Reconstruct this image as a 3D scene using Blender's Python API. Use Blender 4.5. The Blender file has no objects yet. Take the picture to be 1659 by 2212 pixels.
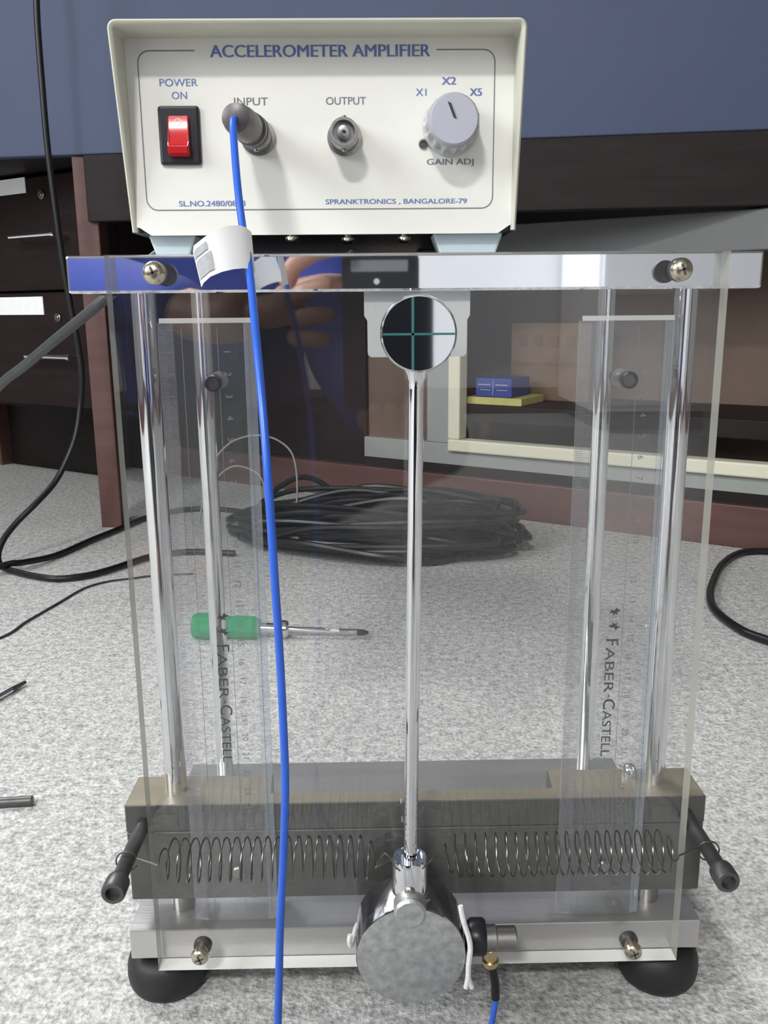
import bpy, bmesh, math, random
from math import sin, cos, pi, radians, sqrt
from mathutils import Vector, Matrix

random.seed(7)
S = bpy.context.scene
COL = S.collection

# ------------------------------------------------------------------ camera
CAM_H = 0.362
cam_data = bpy.data.cameras.new('camera')
cam = bpy.data.objects.new('camera', cam_data)
COL.objects.link(cam)
cam_data.sensor_fit = 'HORIZONTAL'
cam_data.sensor_width = 36.0
cam_data.lens = 1900.0 / 1659.0 * 36.0
cam_data.clip_start = 0.003
PITCH, YAW, ROLL = radians(-13.0), radians(0.9), radians(0.5)
fw = Vector((sin(YAW) * cos(PITCH), cos(YAW) * cos(PITCH), sin(PITCH)))
r0 = fw.cross(Vector((0, 0, 1))).normalized()
u0 = r0.cross(fw)
cr = r0 * cos(ROLL) - u0 * sin(ROLL)
cu = u0 * cos(ROLL) + r0 * sin(ROLL)
m = Matrix((cr, cu, -fw)).transposed().to_4x4()
m.translation = (0, 0, CAM_H)
cam.matrix_world = m
S.camera = cam

# ------------------------------------------------------------------ world, exposure, lamps
w = bpy.data.worlds.new('world')
S.world = w
w.use_nodes = True
w.node_tree.nodes['Background'].inputs[0].default_value = (0.8, 0.88, 1.0, 1)
w.node_tree.nodes['Background'].inputs[1].default_value = 0.9
S.view_settings.view_transform = 'Standard'
S.view_settings.look = 'None'
S.view_settings.exposure = 0.0
S.view_settings.gamma = 1.0
S.view_settings.use_curve_mapping = False
S.cycles.max_bounces = 14
S.cycles.transparent_max_bounces = 32
S.cycles.transmission_bounces = 12
S.cycles.use_denoising = True


def area(name, loc, target, sx, sy, power, col=(1, 1, 1)):
    l = bpy.data.lights.new(name, 'AREA')
    l.shape = 'RECTANGLE'
    l.size, l.size_y = sx, sy
    l.energy = power
    l.color = col
    o = bpy.data.objects.new(name, l)
    COL.objects.link(o)
    o.location = loc
    o.rotation_euler = (Vector(target) - Vector(loc)).to_track_quat('-Z', 'Y').to_euler()
    return o


# daylight through the window in the left wall, and the two ceiling lamps
area('window_daylight', (-2.33, -0.75, 1.55), (0.0, 0.25, 0.1), 1.3, 1.2, 62, (0.94, 0.97, 1.0))
area('lamp_light_a', (-0.70, -2.02, 2.60), (-0.4, -1.0, 0.5), 0.40, 0.20, 66, (1.0, 0.99, 0.96))
area('lamp_light_b', (-1.65, 2.25, 2.60), (-1.0, 1.4, 0), 1.1, 0.9, 106, (0.97, 0.985, 1.0))

# ------------------------------------------------------------------ materials
MATS = {}


def new_mat(name):
    mt = bpy.data.materials.new(name)
    mt.use_nodes = True
    MATS[name] = mt
    nt = mt.node_tree
    return mt, nt, nt.nodes['Principled BSDF'], nt.nodes['Material Output']


def set_in(n, k, v):
    if k in n.inputs:
        n.inputs[k].default_value = v


def pbr(name, col, rough=0.5, metal=0.0, var=0.0, scale=40.0, bump=0.0, bscale=300.0, spec=0.5, stretch=(1, 1, 1), coat=0.0):
    mt, nt, p, out = new_mat(name)
    c = (col[0], col[1], col[2], 1)
    set_in(p, 'Base Color', c)
    set_in(p, 'Roughness', rough)
    set_in(p, 'Metallic', metal)
    set_in(p, 'Specular IOR Level', spec)
    set_in(p, 'Coat Weight', coat)
    tc = nt.nodes.new('ShaderNodeTexCoord')
    mp = nt.nodes.new('ShaderNodeMapping')
    mp.inputs['Scale'].default_value = stretch
    nt.links.new(tc.outputs['Object'], mp.inputs[0])
    if var > 0:
        nz = nt.nodes.new('ShaderNodeTexNoise')
        nz.inputs['Scale'].default_value = scale
        nz.inputs['Detail'].default_value = 6
        rp = nt.nodes.new('ShaderNodeValToRGB')
        rp.color_ramp.elements[0].position = 0.3
        rp.color_ramp.elements[1].position = 0.7
        rp.color_ramp.elements[0].color = tuple(max(0, x * (1 - var)) for x in col) + (1,)
        rp.color_ramp.elements[1].color = tuple(min(1, x * (1 + var)) for x in col) + (1,)
        nt.links.new(mp.outputs[0], nz.inputs['Vector'])
        nt.links.new(nz.outputs[0], rp.inputs[0])
        nt.links.new(rp.outputs[0], p.inputs['Base Color'])
    if bump > 0:
        nb = nt.nodes.new('ShaderNodeTexNoise')
        nb.inputs['Scale'].default_value = bscale
        nb.inputs['Detail'].default_value = 4
        bp = nt.nodes.new('ShaderNodeBump')
        bp.inputs['Strength'].default_value = bump
        bp.inputs['Distance'].default_value = 0.002
        nt.links.new(mp.outputs[0], nb.inputs['Vector'])
        nt.links.new(nb.outputs[0], bp.inputs['Height'])
        nt.links.new(bp.outputs[0], p.inputs['Normal'])
    return mt


def acrylic(name, tint=(0.97, 0.975, 0.97), haze=0.0, hazecol=(0.6, 0.62, 0.62)):
    """clear sheet: each face lets light straight through and mirrors the Fresnel share"""
    mt, nt, p, out = new_mat(name)
    nt.nodes.remove(p)
    N = nt.nodes.new
    geo = N('ShaderNodeNewGeometry')
    mixf = N('ShaderNodeMix')
    mixf.data_type = 'FLOAT'
    mixf.inputs[2].default_value = 1.49
    mixf.inputs[3].default_value = 1 / 1.49
    nt.links.new(geo.outputs['Backfacing'], mixf.inputs[0])
    fr = N('ShaderNodeFresnel')
    nt.links.new(mixf.outputs[0], fr.inputs['IOR'])
    tr = N('ShaderNodeBsdfTransparent')
    tr.inputs[0].default_value = (*tint, 1)
    gl = N('ShaderNodeBsdfGlossy')
    gl.inputs['Roughness'].default_value = 0.0
    gl.inputs['Color'].default_value = (1, 1, 1, 1)
    base = tr
    if haze > 0:
        df = N('ShaderNodeBsdfDiffuse')
        df.inputs[0].default_value = (*hazecol, 1)
        mh = N('ShaderNodeMixShader')
        mh.inputs[0].default_value = haze
        nt.links.new(tr.outputs[0], mh.inputs[1])
        nt.links.new(df.outputs[0], mh.inputs[2])
        base = mh
    mx = N('ShaderNodeMixShader')
    nt.links.new(fr.outputs[0], mx.inputs[0])
    nt.links.new(base.outputs[0], mx.inputs[1])
    nt.links.new(gl.outputs[0], mx.inputs[2])
    nt.links.new(mx.outputs[0], out.inputs[0])
    return mt


def milky(name, col, clear=0.45):
    """sawn acrylic edge, the light it gathers painted in as colour"""
    mt, nt, p, out = new_mat(name)
    set_in(p, 'Base Color', (*col, 1))
    set_in(p, 'Roughness', 0.35)
    tr = nt.nodes.new('ShaderNodeBsdfTransparent')
    mx = nt.nodes.new('ShaderNodeMixShader')
    mx.inputs[0].default_value = clear
    nt.links.new(p.outputs[0], mx.inputs[1])
    nt.links.new(tr.outputs[0], mx.inputs[2])
    nt.links.new(mx.outputs[0], out.inputs[0])
    return mt


def carpet_mat():
    mt, nt, p, out = new_mat('grey_carpet')
    N, L = nt.nodes.new, nt.links.new
    tc = N('ShaderNodeTexCoord')
    n1 = N('ShaderNodeTexNoise'); n1.inputs['Scale'].default_value = 120; n1.inputs['Detail'].default_value = 5; n1.inputs['Roughness'].default_value = 0.62
    n2 = N('ShaderNodeTexNoise'); n2.inputs['Scale'].default_value = 330; n2.inputs['Detail'].default_value = 3
    n3 = N('ShaderNodeTexNoise'); n3.inputs['Scale'].default_value = 6; n3.inputs['Detail'].default_value = 3
    for n in (n1, n2, n3):
        L(tc.outputs['Object'], n.inputs['Vector'])
    mx = N('ShaderNodeMix'); mx.data_type = 'FLOAT'; mx.inputs[0].default_value = 0.48
    L(n1.outputs[0], mx.inputs[2]); L(n2.outputs[0], mx.inputs[3])
    rp = N('ShaderNodeValToRGB')
    e = rp.color_ramp.elements
    e[0].position = 0.37; e[0].color = (0.33, 0.335, 0.33, 1)
    e[1].position = 0.60; e[1].color = (0.82, 0.81, 0.79, 1)
    k = e.new(0.48); k.color = (0.56, 0.555, 0.54, 1)
    L(mx.outputs[0], rp.inputs[0])
    ml = N('ShaderNodeMix'); ml.data_type = 'RGBA'; ml.blend_type = 'MULTIPLY'; ml.inputs[0].default_value = 0.25
    L(rp.outputs[0], ml.inputs[6]); L(n3.outputs[0], ml.inputs[7])
    L(ml.outputs[2], p.inputs['Base Color'])
    set_in(p, 'Roughness', 0.95); set_in(p, 'Specular IOR Level', 0.1)
    bp = N('ShaderNodeBump'); bp.inputs['Strength'].default_value = 0.9; bp.inputs['Distance'].default_value = 0.003
    L(mx.outputs[0], bp.inputs['Height']); L(bp.outputs[0], p.inputs['Normal'])
    return mt


def emit(name, col, st):
    mt, nt, p, out = new_mat(name)
    set_in(p, 'Base Color', (*col, 1)); set_in(p, 'Emission Color', (*col, 1)); set_in(p, 'Emission Strength', st)
    return mt


M = {}
M['carpet'] = carpet_mat()
M['wall'] = pbr('white_wall_paint', (0.84, 0.85, 0.88), 0.8, var=0.03, scale=3, bump=0.1)
M['wall_side'] = pbr('warm_grey_wall_paint', (0.20, 0.19, 0.18), 0.85, var=0.04, scale=3, bump=0.1)
M['wall_back'] = pbr('grey_wall_paint', (0.20, 0.205, 0.22), 0.85, var=0.04, scale=3, bump=0.1)
M['ceiling'] = pbr('ceiling_paint', (0.34, 0.34, 0.335), 0.9, var=0.02, scale=3)
M['blue_board'] = pbr('blue_grey_laminate', (0.058, 0.074, 0.135), 0.55, spec=0.3, var=0.05, scale=5, bump=0.05)
M['darkwood'] = pbr('dark_brown_wood', (0.014, 0.0095, 0.0095), 0.6, spec=0.25, var=0.3, scale=9, bump=0.06, bscale=120, stretch=(1, 1, 9))
M['maroon'] = pbr('maroon_laminate', (0.014, 0.007, 0.0075), 0.65, spec=0.2, var=0.25, scale=8, bump=0.05, stretch=(1, 1, 7))
M['redwood'] = pbr('red_brown_wood', (0.105, 0.047, 0.040), 0.5, var=0.2, scale=9, stretch=(1, 1, 6))
M['brownback'] = pbr('brown_board', (0.13, 0.088, 0.066), 0.7, var=0.2, scale=6)
M['greyframe'] = pbr('grey_painted_frame', (0.30, 0.315, 0.30), 0.55, var=0.05, scale=8)
M['darkgrey'] = pbr('dark_and_shaded_grey', (0.14, 0.142, 0.142), 0.6, var=0.06, scale=8)
M['cream'] = pbr('cream_paint', (0.72, 0.70, 0.55), 0.5, var=0.04, scale=10)
M['case'] = pbr('cream_case_paint', (0.56, 0.56, 0.47), 0.42, var=0.02, scale=30, bump=0.06, bscale=1500)
M['panel'] = pbr('ivory_panel_paint', (0.78, 0.775, 0.72), 0.42, var=0.015, scale=30)
M['print_blue'] = pbr('blue_print', (0.13, 0.19, 0.42), 0.6, var=0.1, scale=200)
M['print_grey'] = pbr('grey_print', (0.17, 0.18, 0.21), 0.6, var=0.1, scale=200)
M['print_ruler'] = pbr('dark_ruler_print', (0.02, 0.022, 0.03), 0.6, var=0.1, scale=200)
M['print_faint'] = pbr('faint_ruler_print', (0.17, 0.17, 0.18), 0.6, var=0.1, scale=200)
M['foot_plastic'] = pbr('pale_blue_grey_plastic', (0.44, 0.53, 0.56), 0.5, var=0.02, scale=40)
M['black_plastic'] = pbr('black_plastic', (0.014, 0.012, 0.016), 0.35, var=0.1, scale=60)
M['red_plastic'] = pbr('red_glossy_plastic', (0.55, 0.022, 0.028), 0.18, var=0.05, scale=60)
M['white_print'] = pbr('white_print', (0.75, 0.7, 0.7), 0.5, var=0.03, scale=60)
M['nickel'] = pbr('dull_nickel', (0.34, 0.33, 0.31), 0.3, 1.0, var=0.1, scale=300)
M['dark_metal'] = pbr('dark_metal', (0.115, 0.108, 0.108), 0.42, 0.7, var=0.15, scale=200)
M['knob'] = pbr('grey_knob_plastic', (0.42, 0.42, 0.48), 0.4, var=0.03, scale=80)
M['knob_side'] = pbr('pale_knob_plastic', (0.46, 0.47, 0.47), 0.35, var=0.03, scale=80)
M['chrome'] = pbr('chrome', (0.80, 0.81, 0.83), 0.04, 1.0, var=0.03, scale=90)
M['mirror'] = pbr('mirror_polished_bar', (0.90, 0.91, 0.94), 0.025, 1.0, var=0.01, scale=20)
M['alu'] = pbr('brushed_aluminium', (0.54, 0.53, 0.52), 0.30, 0.70, var=0.08, scale=60, bump=0.05, bscale=500, stretch=(0.1, 1, 1))
M['steel_face'] = pbr('steel_with_carpet_speckle', (0.50, 0.51, 0.495), 0.40, 0.7, var=0.22, scale=260, bump=0.12, bscale=500)  # grey speckle stands in for the carpet mirrored in the bob face
M['steel_dark'] = pbr('polished_dark_steel', (0.33, 0.33, 0.35), 0.12, 1.0, var=0.1, scale=60)
M['brass_screw'] = pbr('nickel_brass_screw', (0.62, 0.56, 0.44), 0.25, 1.0, var=0.1, scale=300)
M['beam_top'] = pbr('bare_tan_metal', (0.29, 0.255, 0.19), 0.38, 0.2, var=0.12, scale=50, stretch=(0.2, 1, 1))
M['bakelite'] = pbr('charcoal_bar_plastic', (0.073, 0.071, 0.066), 0.40, var=0.15, scale=70, bump=0.04, bscale=600)
M['spring'] = pbr('spring_steel', (0.17, 0.165, 0.15), 0.30, 1.0, var=0.1, scale=300)
M['rubber'] = pbr('black_rubber', (0.013, 0.013, 0.014), 0.55, var=0.2, scale=120)
M['acrylic'] = acrylic('clear_acrylic', (0.985, 0.985, 0.985), 0.010)
M['ruler'] = acrylic('clear_ruler_plastic', (0.955, 0.96, 0.96), 0.05)
M['ruler_bevel'] = acrylic('ruler_bevel_plastic', (0.88, 0.88, 0.90), 0.16, (0.45, 0.46, 0.50))
M['ruler_light_band'] = acrylic('ruler_painted_light_band', (0.90, 0.93, 0.96), 0.36, (0.50, 0.56, 0.62))  # bluish light along the ruler's right margin painted as haze
M['ruler_top_light'] = acrylic('ruler_painted_top_light', (0.9, 0.9, 0.9), 0.6, (0.72, 0.73, 0.73))  # bright line of the ruler's top edge painted as pale haze
M['ruler_blue_light'] = milky('ruler_blue_light_edge', (0.16, 0.22, 0.50), 0.4)  # blue light in the ruler's right edge painted as a tint
M['edge'] = milky('acrylic_edge_light', (0.42, 0.42, 0.36), 0.25)  # light gathered in the side and top edges painted pale
M['edge_piped_light'] = milky('acrylic_edge_piped_light', (0.9, 0.9, 0.86), 0.0)  # light piped to the sheet's bottom edge painted near white
M['ruler_edge'] = milky('ruler_edge', (0.62, 0.68, 0.66), 0.5)
M['white_plastic'] = pbr('white_plastic', (0.55, 0.57, 0.56), 0.45, var=0.02, scale=40)
M['teal'] = pbr('teal_scribed_line', (0.03, 0.15, 0.15), 0.4, var=0.05, scale=100)
M['blue_cable'] = pbr('blue_cable_sheath', (0.030, 0.125, 0.62), 0.30, var=0.05, scale=100)
M['paper'] = pbr('white_paper', (0.93, 0.935, 0.94), 0.6, var=0.02, scale=80)
M['paper_grey'] = pbr('grey_label_print', (0.42, 0.43, 0.44), 0.7, var=0.1, scale=900)
M['string'] = pbr('white_cotton', (0.80, 0.80, 0.77), 0.9, var=0.06, scale=500, bump=0.3, bscale=1500)
M['cable_black'] = pbr('black_cable_sheath', (0.009, 0.0095, 0.012), 0.36, spec=0.4, var=0.15, scale=80)
M['cable_grey'] = pbr('dark_grey_cord', (0.040, 0.042, 0.046), 0.45, var=0.15, scale=80)
M['wire_grey'] = pbr('thin_grey_wire', (0.26, 0.26, 0.26), 0.4, var=0.1, scale=80)
M['gold'] = pbr('gold_plating', (0.72, 0.55, 0.33), 0.3, 1.0, var=0.05, scale=200)
M['blue_card'] = pbr('blue_printed_card', (0.018, 0.045, 0.24), 0.5, var=0.1, scale=60)
M['yellow_card'] = pbr('yellow_printed_card', (0.52, 0.48, 0.16), 0.6, var=0.1, scale=60)
M['carton'] = pbr('brown_cardboard', (0.155, 0.10, 0.062), 0.8, var=0.1, scale=30)
M['carton_print'] = pbr('carton_print', (0.13, 0.085, 0.06), 0.8, var=0.1, scale=30)
M['skin'] = pbr('skin', (0.50, 0.27, 0.19), 0.5, var=0.06, scale=60)
M['shirt'] = pbr('blue_shirt_cloth', (0.028, 0.055, 0.33), 0.85, var=0.12, scale=25, bump=0.2, bscale=400)
M['trousers'] = pbr('dark_trouser_cloth', (0.018, 0.018, 0.026), 0.9, var=0.15, scale=25, bump=0.2, bscale=400)
M['hair'] = pbr('black_hair', (0.008, 0.007, 0.006), 0.5, var=0.2, scale=200, bump=0.4, bscale=500)
M['phone'] = pbr('black_phone_shell', (0.012, 0.013, 0.02), 0.3, var=0.1, scale=60)
M['phone_strip'] = pbr('silver_phone_strip', (0.30, 0.30, 0.34), 0.35, var=0.05, scale=60)
M['white_gloss'] = pbr('white_cupboard_paint', (0.86, 0.87, 0.90), 0.4, var=0.02, scale=6)
M['lamp'] = emit('lamp_diffuser', (1, 1, 0.97), 6.0)
M['pane'] = acrylic('window_pane_glass', (0.97, 0.98, 0.98))
M['lens'] = pbr('dark_lens_glass', (0.005, 0.005, 0.008), 0.05, var=0.1, scale=60)


def green_clear():
    mt, nt, p, out = new_mat('green_clear_plastic')
    set_in(p, 'Base Color', (0.01, 0.42, 0.17, 1))
    set_in(p, 'Roughness', 0.15)
    tr = nt.nodes.new('ShaderNodeBsdfTransparent')
    tr.inputs[0].default_value = (0.06, 0.62, 0.30, 1)
    mx = nt.nodes.new('ShaderNodeMixShader')
    mx.inputs[0].default_value = 0.35
    nt.links.new(p.outputs[0], mx.inputs[1]); nt.links.new(tr.outputs[0], mx.inputs[2])
    nt.links.new(mx.outputs[0], out.inputs[0])
    return mt


M['green'] = green_clear()

# ------------------------------------------------------------------ object helpers


def thing(name, label, cat, loc=(0, 0, 0), group=None):
    o = bpy.data.objects.new(name, None)
    o.empty_display_size = 0.05
    COL.objects.link(o)
    o.location = loc
    o.matrix_world = Matrix.Translation(loc)
    o['label'] = label
    o['category'] = cat
    if group:
        o['group'] = group
    return o


def obj(name, bm, mats, parent=None, smooth=False, label=None, cat=None, group=None, kind=None):
    me = bpy.data.meshes.new(name)
    bmesh.ops.recalc_face_normals(bm, faces=bm.faces[:])
    bm.to_mesh(me)
    bm.free()
    if not isinstance(mats, (list, tuple)):
        mats = [mats]
    for x in mats:
        me.materials.append(x)
    if smooth:
        me.polygons.foreach_set('use_smooth', [True] * len(me.polygons))
        try:
            me.set_sharp_from_angle(angle=radians(40))
        except Exception:
            pass
    o = bpy.data.objects.new(name, me)
    COL.objects.link(o)
    if parent is not None:
        o.parent = parent
        if parent.type == 'EMPTY':
            o.matrix_parent_inverse = Matrix.Translation(-Vector(parent.location))
    if label: o['label'] = label
    if cat: o['category'] = cat
    if group: o['group'] = group
    if kind: o['kind'] = kind
    return o


def BM():
    return bmesh.new()


def frame(p0, xa, ya, za):
    """matrix from an origin and three axes"""
    mt = Matrix((Vector(xa), Vector(ya), Vector(za))).transposed().to_4x4()
    mt.translation = p0
    return mt


def box(bm, lo, hi, bevel=0.0, seg=2, mtx=None, mi=0):
    vs = [bm.verts.new((x, y, z)) for x in (lo[0], hi[0]) for y in (lo[1], hi[1]) for z in (lo[2], hi[2])]
    q = [(0, 1, 3, 2), (4, 6, 7, 5), (0, 4, 5, 1), (2, 3, 7, 6), (0, 2, 6, 4), (1, 5, 7, 3)]
    fs = [bm.faces.new([vs[i] for i in f]) for f in q]
    for f in fs: f.material_index = mi
    bmesh.ops.recalc_face_normals(bm, faces=fs)
    geom = vs
    if bevel > 0:
        es = list({e for f in fs for e in f.edges})
        r = bmesh.ops.bevel(bm, geom=es, offset=bevel, segments=seg, affect='EDGES', profile=0.5)
        geom = list({v for f in r['faces'] for v in f.verts} | {v for v in vs if v.is_valid})
    if mtx is not None:
        bmesh.ops.transform(bm, matrix=mtx, verts=[v for v in geom if v.is_valid])
    return bm


def axis_mtx(a, b):
    a, b = Vector(a), Vector(b)
    d = (b - a).normalized()
    up = Vector((0, 0, 1)) if abs(d.z) < 0.95 else Vector((1, 0, 0))
    x = up.cross(d).normalized()
    y = d.cross(x)
    return frame(a, x, y, d)


def lathe(bm, a, b, prof, n=32, mi=0, xs=1.0, ys=1.0):
    """profile [(r, t)] turned about the line a-b, t in metres from a"""
    mt = axis_mtx(a, b)
    rings = []
    for r, t in prof:
        if r <= 1e-9:
            rings.append([bm.verts.new(mt @ Vector((0, 0, t)))])
        else:
            rings.append([bm.verts.new(mt @ Vector((r * xs * cos(2 * pi * i / n), r * ys * sin(2 * pi * i / n), t))) for i in range(n)])
    for A, B in zip(rings, rings[1:]):
        for i in range(n):
            j = (i + 1) % n
            if len(A) == 1 and len(B) == 1: continue
            if len(A) == 1: f = bm.faces.new((A[0], B[j], B[i]))
            elif len(B) == 1: f = bm.faces.new((A[i], A[j], B[0]))
            else: f = bm.faces.new((A[i], A[j], B[j], B[i]))
            f.material_index = mi
    return bm


def cyl(bm, a, b, r, n=24, bev=0.0, mi=0):
    L = (Vector(b) - Vector(a)).length
    bev = min(bev, r * 0.9, L * 0.45)
    if bev > 0:
        pr = [(0, 0), (r - bev, 0), (r, bev), (r, L - bev), (r - bev, L), (0, L)]
    else:
        pr = [(0, 0), (r, 0), (r, L), (0, L)]
    return lathe(bm, a, b, pr, n, mi)


def catmull(pts, k=8):
    P = [Vector(p) for p in pts]
    P = [P[0] * 2 - P[1]] + P + [P[-1] * 2 - P[-2]]
    out = []
    for i in range(1, len(P) - 2):
        a, b, c, d = P[i - 1:i + 3]
        for j in range(k):
            t = j / k
            out.append(0.5 * ((2 * b) + (c - a) * t + (2 * a - 5 * b + 4 * c - d) * t * t + (3 * b - a - 3 * c + d) * t ** 3))
    out.append(P[-2])
    return out


def tube(bm, pts, r, n=10, mi=0, cap=True):
    P = [Vector(p) for p in pts]
    T = [(P[min(i + 1, len(P) - 1)] - P[max(i - 1, 0)]).normalized() for i in range(len(P))]
    up = Vector((0, 0, 1)) if abs(T[0].z) < 0.9 else Vector((1, 0, 0))
    x = up.cross(T[0]).normalized()
    rings = []
    for i, p in enumerate(P):
        x = (x - T[i] * x.dot(T[i])).normalized()
        y = T[i].cross(x)
        rr = r[i] if isinstance(r, (list, tuple)) else r
        rings.append([bm.verts.new(p + (x * cos(2 * pi * k / n) + y * sin(2 * pi * k / n)) * rr) for k in range(n)])
    for A, B in zip(rings, rings[1:]):
        for k in range(n):
            f = bm.faces.new((A[k], A[(k + 1) % n], B[(k + 1) % n], B[k])); f.material_index = mi
    if cap:
        bm.faces.new(rings[0][::-1]).material_index = mi
        bm.faces.new(rings[-1]).material_index = mi
    return bm


def prism(bm, outline, y0, y1, mi=0):
    """outline [(x, z)] extruded along y"""
    A = [bm.verts.new((x, y0, z)) for x, z in outline]
    B = [bm.verts.new((x, y1, z)) for x, z in outline]
    n = len(A)
    bm.faces.new(A).material_index = mi
    bm.faces.new(B[::-1]).material_index = mi
    for i in range(n):
        bm.faces.new((A[i], B[i], B[(i + 1) % n], A[(i + 1) % n])).material_index = mi
    return bm


def rrect(x0, x1, z0, z1, r, k=5):
    o = []
    for cx, cz, a in ((x1 - r, z1 - r, 0), (x0 + r, z1 - r, 90), (x0 + r, z0 + r, 180), (x1 - r, z0 + r, 270)):
        for i in range(k + 1):
            t = radians(a + 90 * i / k)
            o.append((cx + r * cos(t), cz + r * sin(t)))
    return o


def text_bm(body, mtx, width=None, height=None, anchor='l', bold=0.0):
    """lettering as thin flat geometry; x along the line, y up the letters, placed by mtx; anchor l (lower left) or c (centre of base line)"""
    cu_ = bpy.data.curves.new('lettering', 'FONT')
    cu_.body = body
    cu_.size = 1.0
    cu_.offset = 0.0
    cu_.resolution_u = 4
    to = bpy.data.objects.new('lettering', cu_)
    COL.objects.link(to)
    dg = bpy.context.evaluated_depsgraph_get()
    me = bpy.data.meshes.new_from_object(to.evaluated_get(dg))
    bpy.data.objects.remove(to)
    bpy.data.curves.remove(cu_)
    bm = BM()
    bm.from_mesh(me)
    bpy.data.meshes.remove(me)
    xs = [v.co.x for v in bm.verts]; ys = [v.co.y for v in bm.verts]
    x0, x1, y0, y1 = min(xs), max(xs), min(ys), max(ys)
    sy = height / (y1 - y0)
    sx = width / (x1 - x0) if width else sy
    for v in bm.verts:
        v.co = ((v.co.x - (x0 if anchor == 'l' else (x0 + x1) / 2)) * sx, (v.co.y - y0) * sy, 0)
    if bold > 0:
        o_ = bm.verts[:]
        g = bmesh.ops.duplicate(bm, geom=bm.verts[:] + bm.edges[:] + bm.faces[:])['geom']
        for v in g:
            if isinstance(v, bmesh.types.BMVert): v.co.x += bold * height; v.co.z += 0.00001
    bmesh.ops.transform(bm, matrix=mtx, verts=bm.verts[:])
    return bm


def join(bms):
    b = BM()
    for x in bms:
        me = bpy.data.meshes.new('t'); x.to_mesh(me); x.free(); b.from_mesh(me); bpy.data.meshes.remove(me)
    return b


XZ = lambda x, y, z: frame((x, y, z), (1, 0, 0), (0, 0, 1), (0, -1, 0))     # a page that faces -Y

# ------------------------------------------------------------------ room


def struct(name, bm, mt, smooth=False, parent=None):
    return obj(name, bm, mt, parent, smooth, kind=None if parent else 'structure')


RX0, RX1, RY0, RY1, RZ = -2.4, 2.4, -2.3, 3.2, 2.75
b = BM(); box(b, (RX0, RY0, -0.05), (RX1, RY1, 0)); struct('floor', b, M['carpet'])
b = BM(); box(b, (RX0, RY0, RZ), (RX1, RY1, RZ + 0.05)); struct('ceiling', b, M['ceiling'])
b = BM(); box(b, (RX0, RY1, 0), (RX1, RY1 + 0.1, RZ)); struct('wall_back', b, M['wall_back'])
b = BM(); box(b, (RX0, RY0 - 0.1, 0), (RX1, RY0, RZ)); struct('wall_front', b, M['wall'])
b = BM(); box(b, (RX1, RY0, 0), (RX1 + 0.1, RY1, RZ)); struct('wall_right', b, M['wall_side'])
b = BM()
wy0, wy1, wz0, wz1 = -1.45, -0.05, 0.9, 2.2
box(b, (RX0 - 0.1, RY0, 0), (RX0, RY1, wz0)); box(b, (RX0 - 0.1, RY0, wz1), (RX0, RY1, RZ))
box(b, (RX0 - 0.1, RY0, wz0), (RX0, wy0, wz1)); box(b, (RX0 - 0.1, wy1, wz0), (RX0, RY1, wz1))
struct('wall_left', b, M['wall_side'])
b = BM()
for lo, hi in (((wy0, wz0), (wy0 + 0.05, wz1)), ((wy1 - 0.05, wz0), (wy1, wz1)), ((wy0, wz0), (wy1, wz0 + 0.05)), ((wy0, wz1 - 0.05), (wy1, wz1)), ((-0.775, wz0), (-0.725, wz1))):
    box(b, (RX0 - 0.08, lo[0], lo[1]), (RX0 - 0.02, hi[0], hi[1]), 0.004)
win = struct('window_1', b, M['white_gloss'])
for y0, y1 in ((wy0 + 0.05, -0.775), (-0.725, wy1 - 0.05)):
    b = BM(); box(b, (RX0 - 0.053, y0, wz0 + 0.05), (RX0 - 0.047, y1, wz1 - 0.05)); obj('pane', b, M['pane'], win)
for nm, lo, hi in (('baseboard_back', (RX0, RY1 - 0.015, 0), (RX1, RY1, 0.09)), ('baseboard_front', (RX0, RY0, 0), (RX1, RY0 + 0.015, 0.09)), ('baseboard_right', (RX1 - 0.015, RY0, 0), (RX1, RY1, 0.09)), ('baseboard_left', (RX0, RY0, 0), (RX0 + 0.015, RY1, 0.09))):
    b = BM(); box(b, lo, hi, 0.003); struct(nm, b, M['redwood'])

for x, y, hx, hy, lb in ((-0.70, -2.02, 0.24, 0.14, 'small ceiling lamp with a white diffuser behind the photographer'), (-1.65, 2.25, 0.58, 0.48, 'large square ceiling lamp with a white diffuser beyond the table')):
    t = thing('ceiling_lamp', lb, 'lamp', (x, y, RZ), 'ceiling lamps')
    b = BM(); box(b, (x - hx, y - hy, 2.66), (x + hx, y + hy, RZ), 0.01); obj('housing', b, M['white_gloss'], t)
    b = BM(); box(b, (x - hx + 0.03, y - hy + 0.03, 2.635), (x + hx - 0.03, y + hy - 0.03, 2.66), 0.005); obj('diffuser', b, M['lamp'], t)

# white cupboard behind the photographer, mirrored in the polished bar
cu_b = thing('white_cupboard', 'white painted cupboard against the wall behind the photographer', 'cupboard', (1.18, -2.02, 0))
b = BM(); box(b, (0.66, -2.28, 0.06), (1.71, -1.78, 1.9), 0.004); obj('body', b, M['white_gloss'], cu_b)
b = BM(); box(b, (0.69, -2.26, 0), (1.68, -1.82, 0.06)); obj('plinth', b, M['darkgrey'], cu_b)
for x0, x1, hx in ((0.67, 1.182, 1.14), (1.188, 1.70, 1.23)):
    b = BM(); box(b, (x0, -1.78, 0.08), (x1, -1.762, 1.88), 0.003); d_ = obj('door', b, M['white_gloss'], cu_b)
    b = BM(); tube(b, [(hx, -1.762, 0.95), (hx, -1.735, 0.95), (hx, -1.735, 1.1), (hx, -1.762, 1.1)], 0.005, 8); obj('handle', b, M['chrome'], d_, True)

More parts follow.
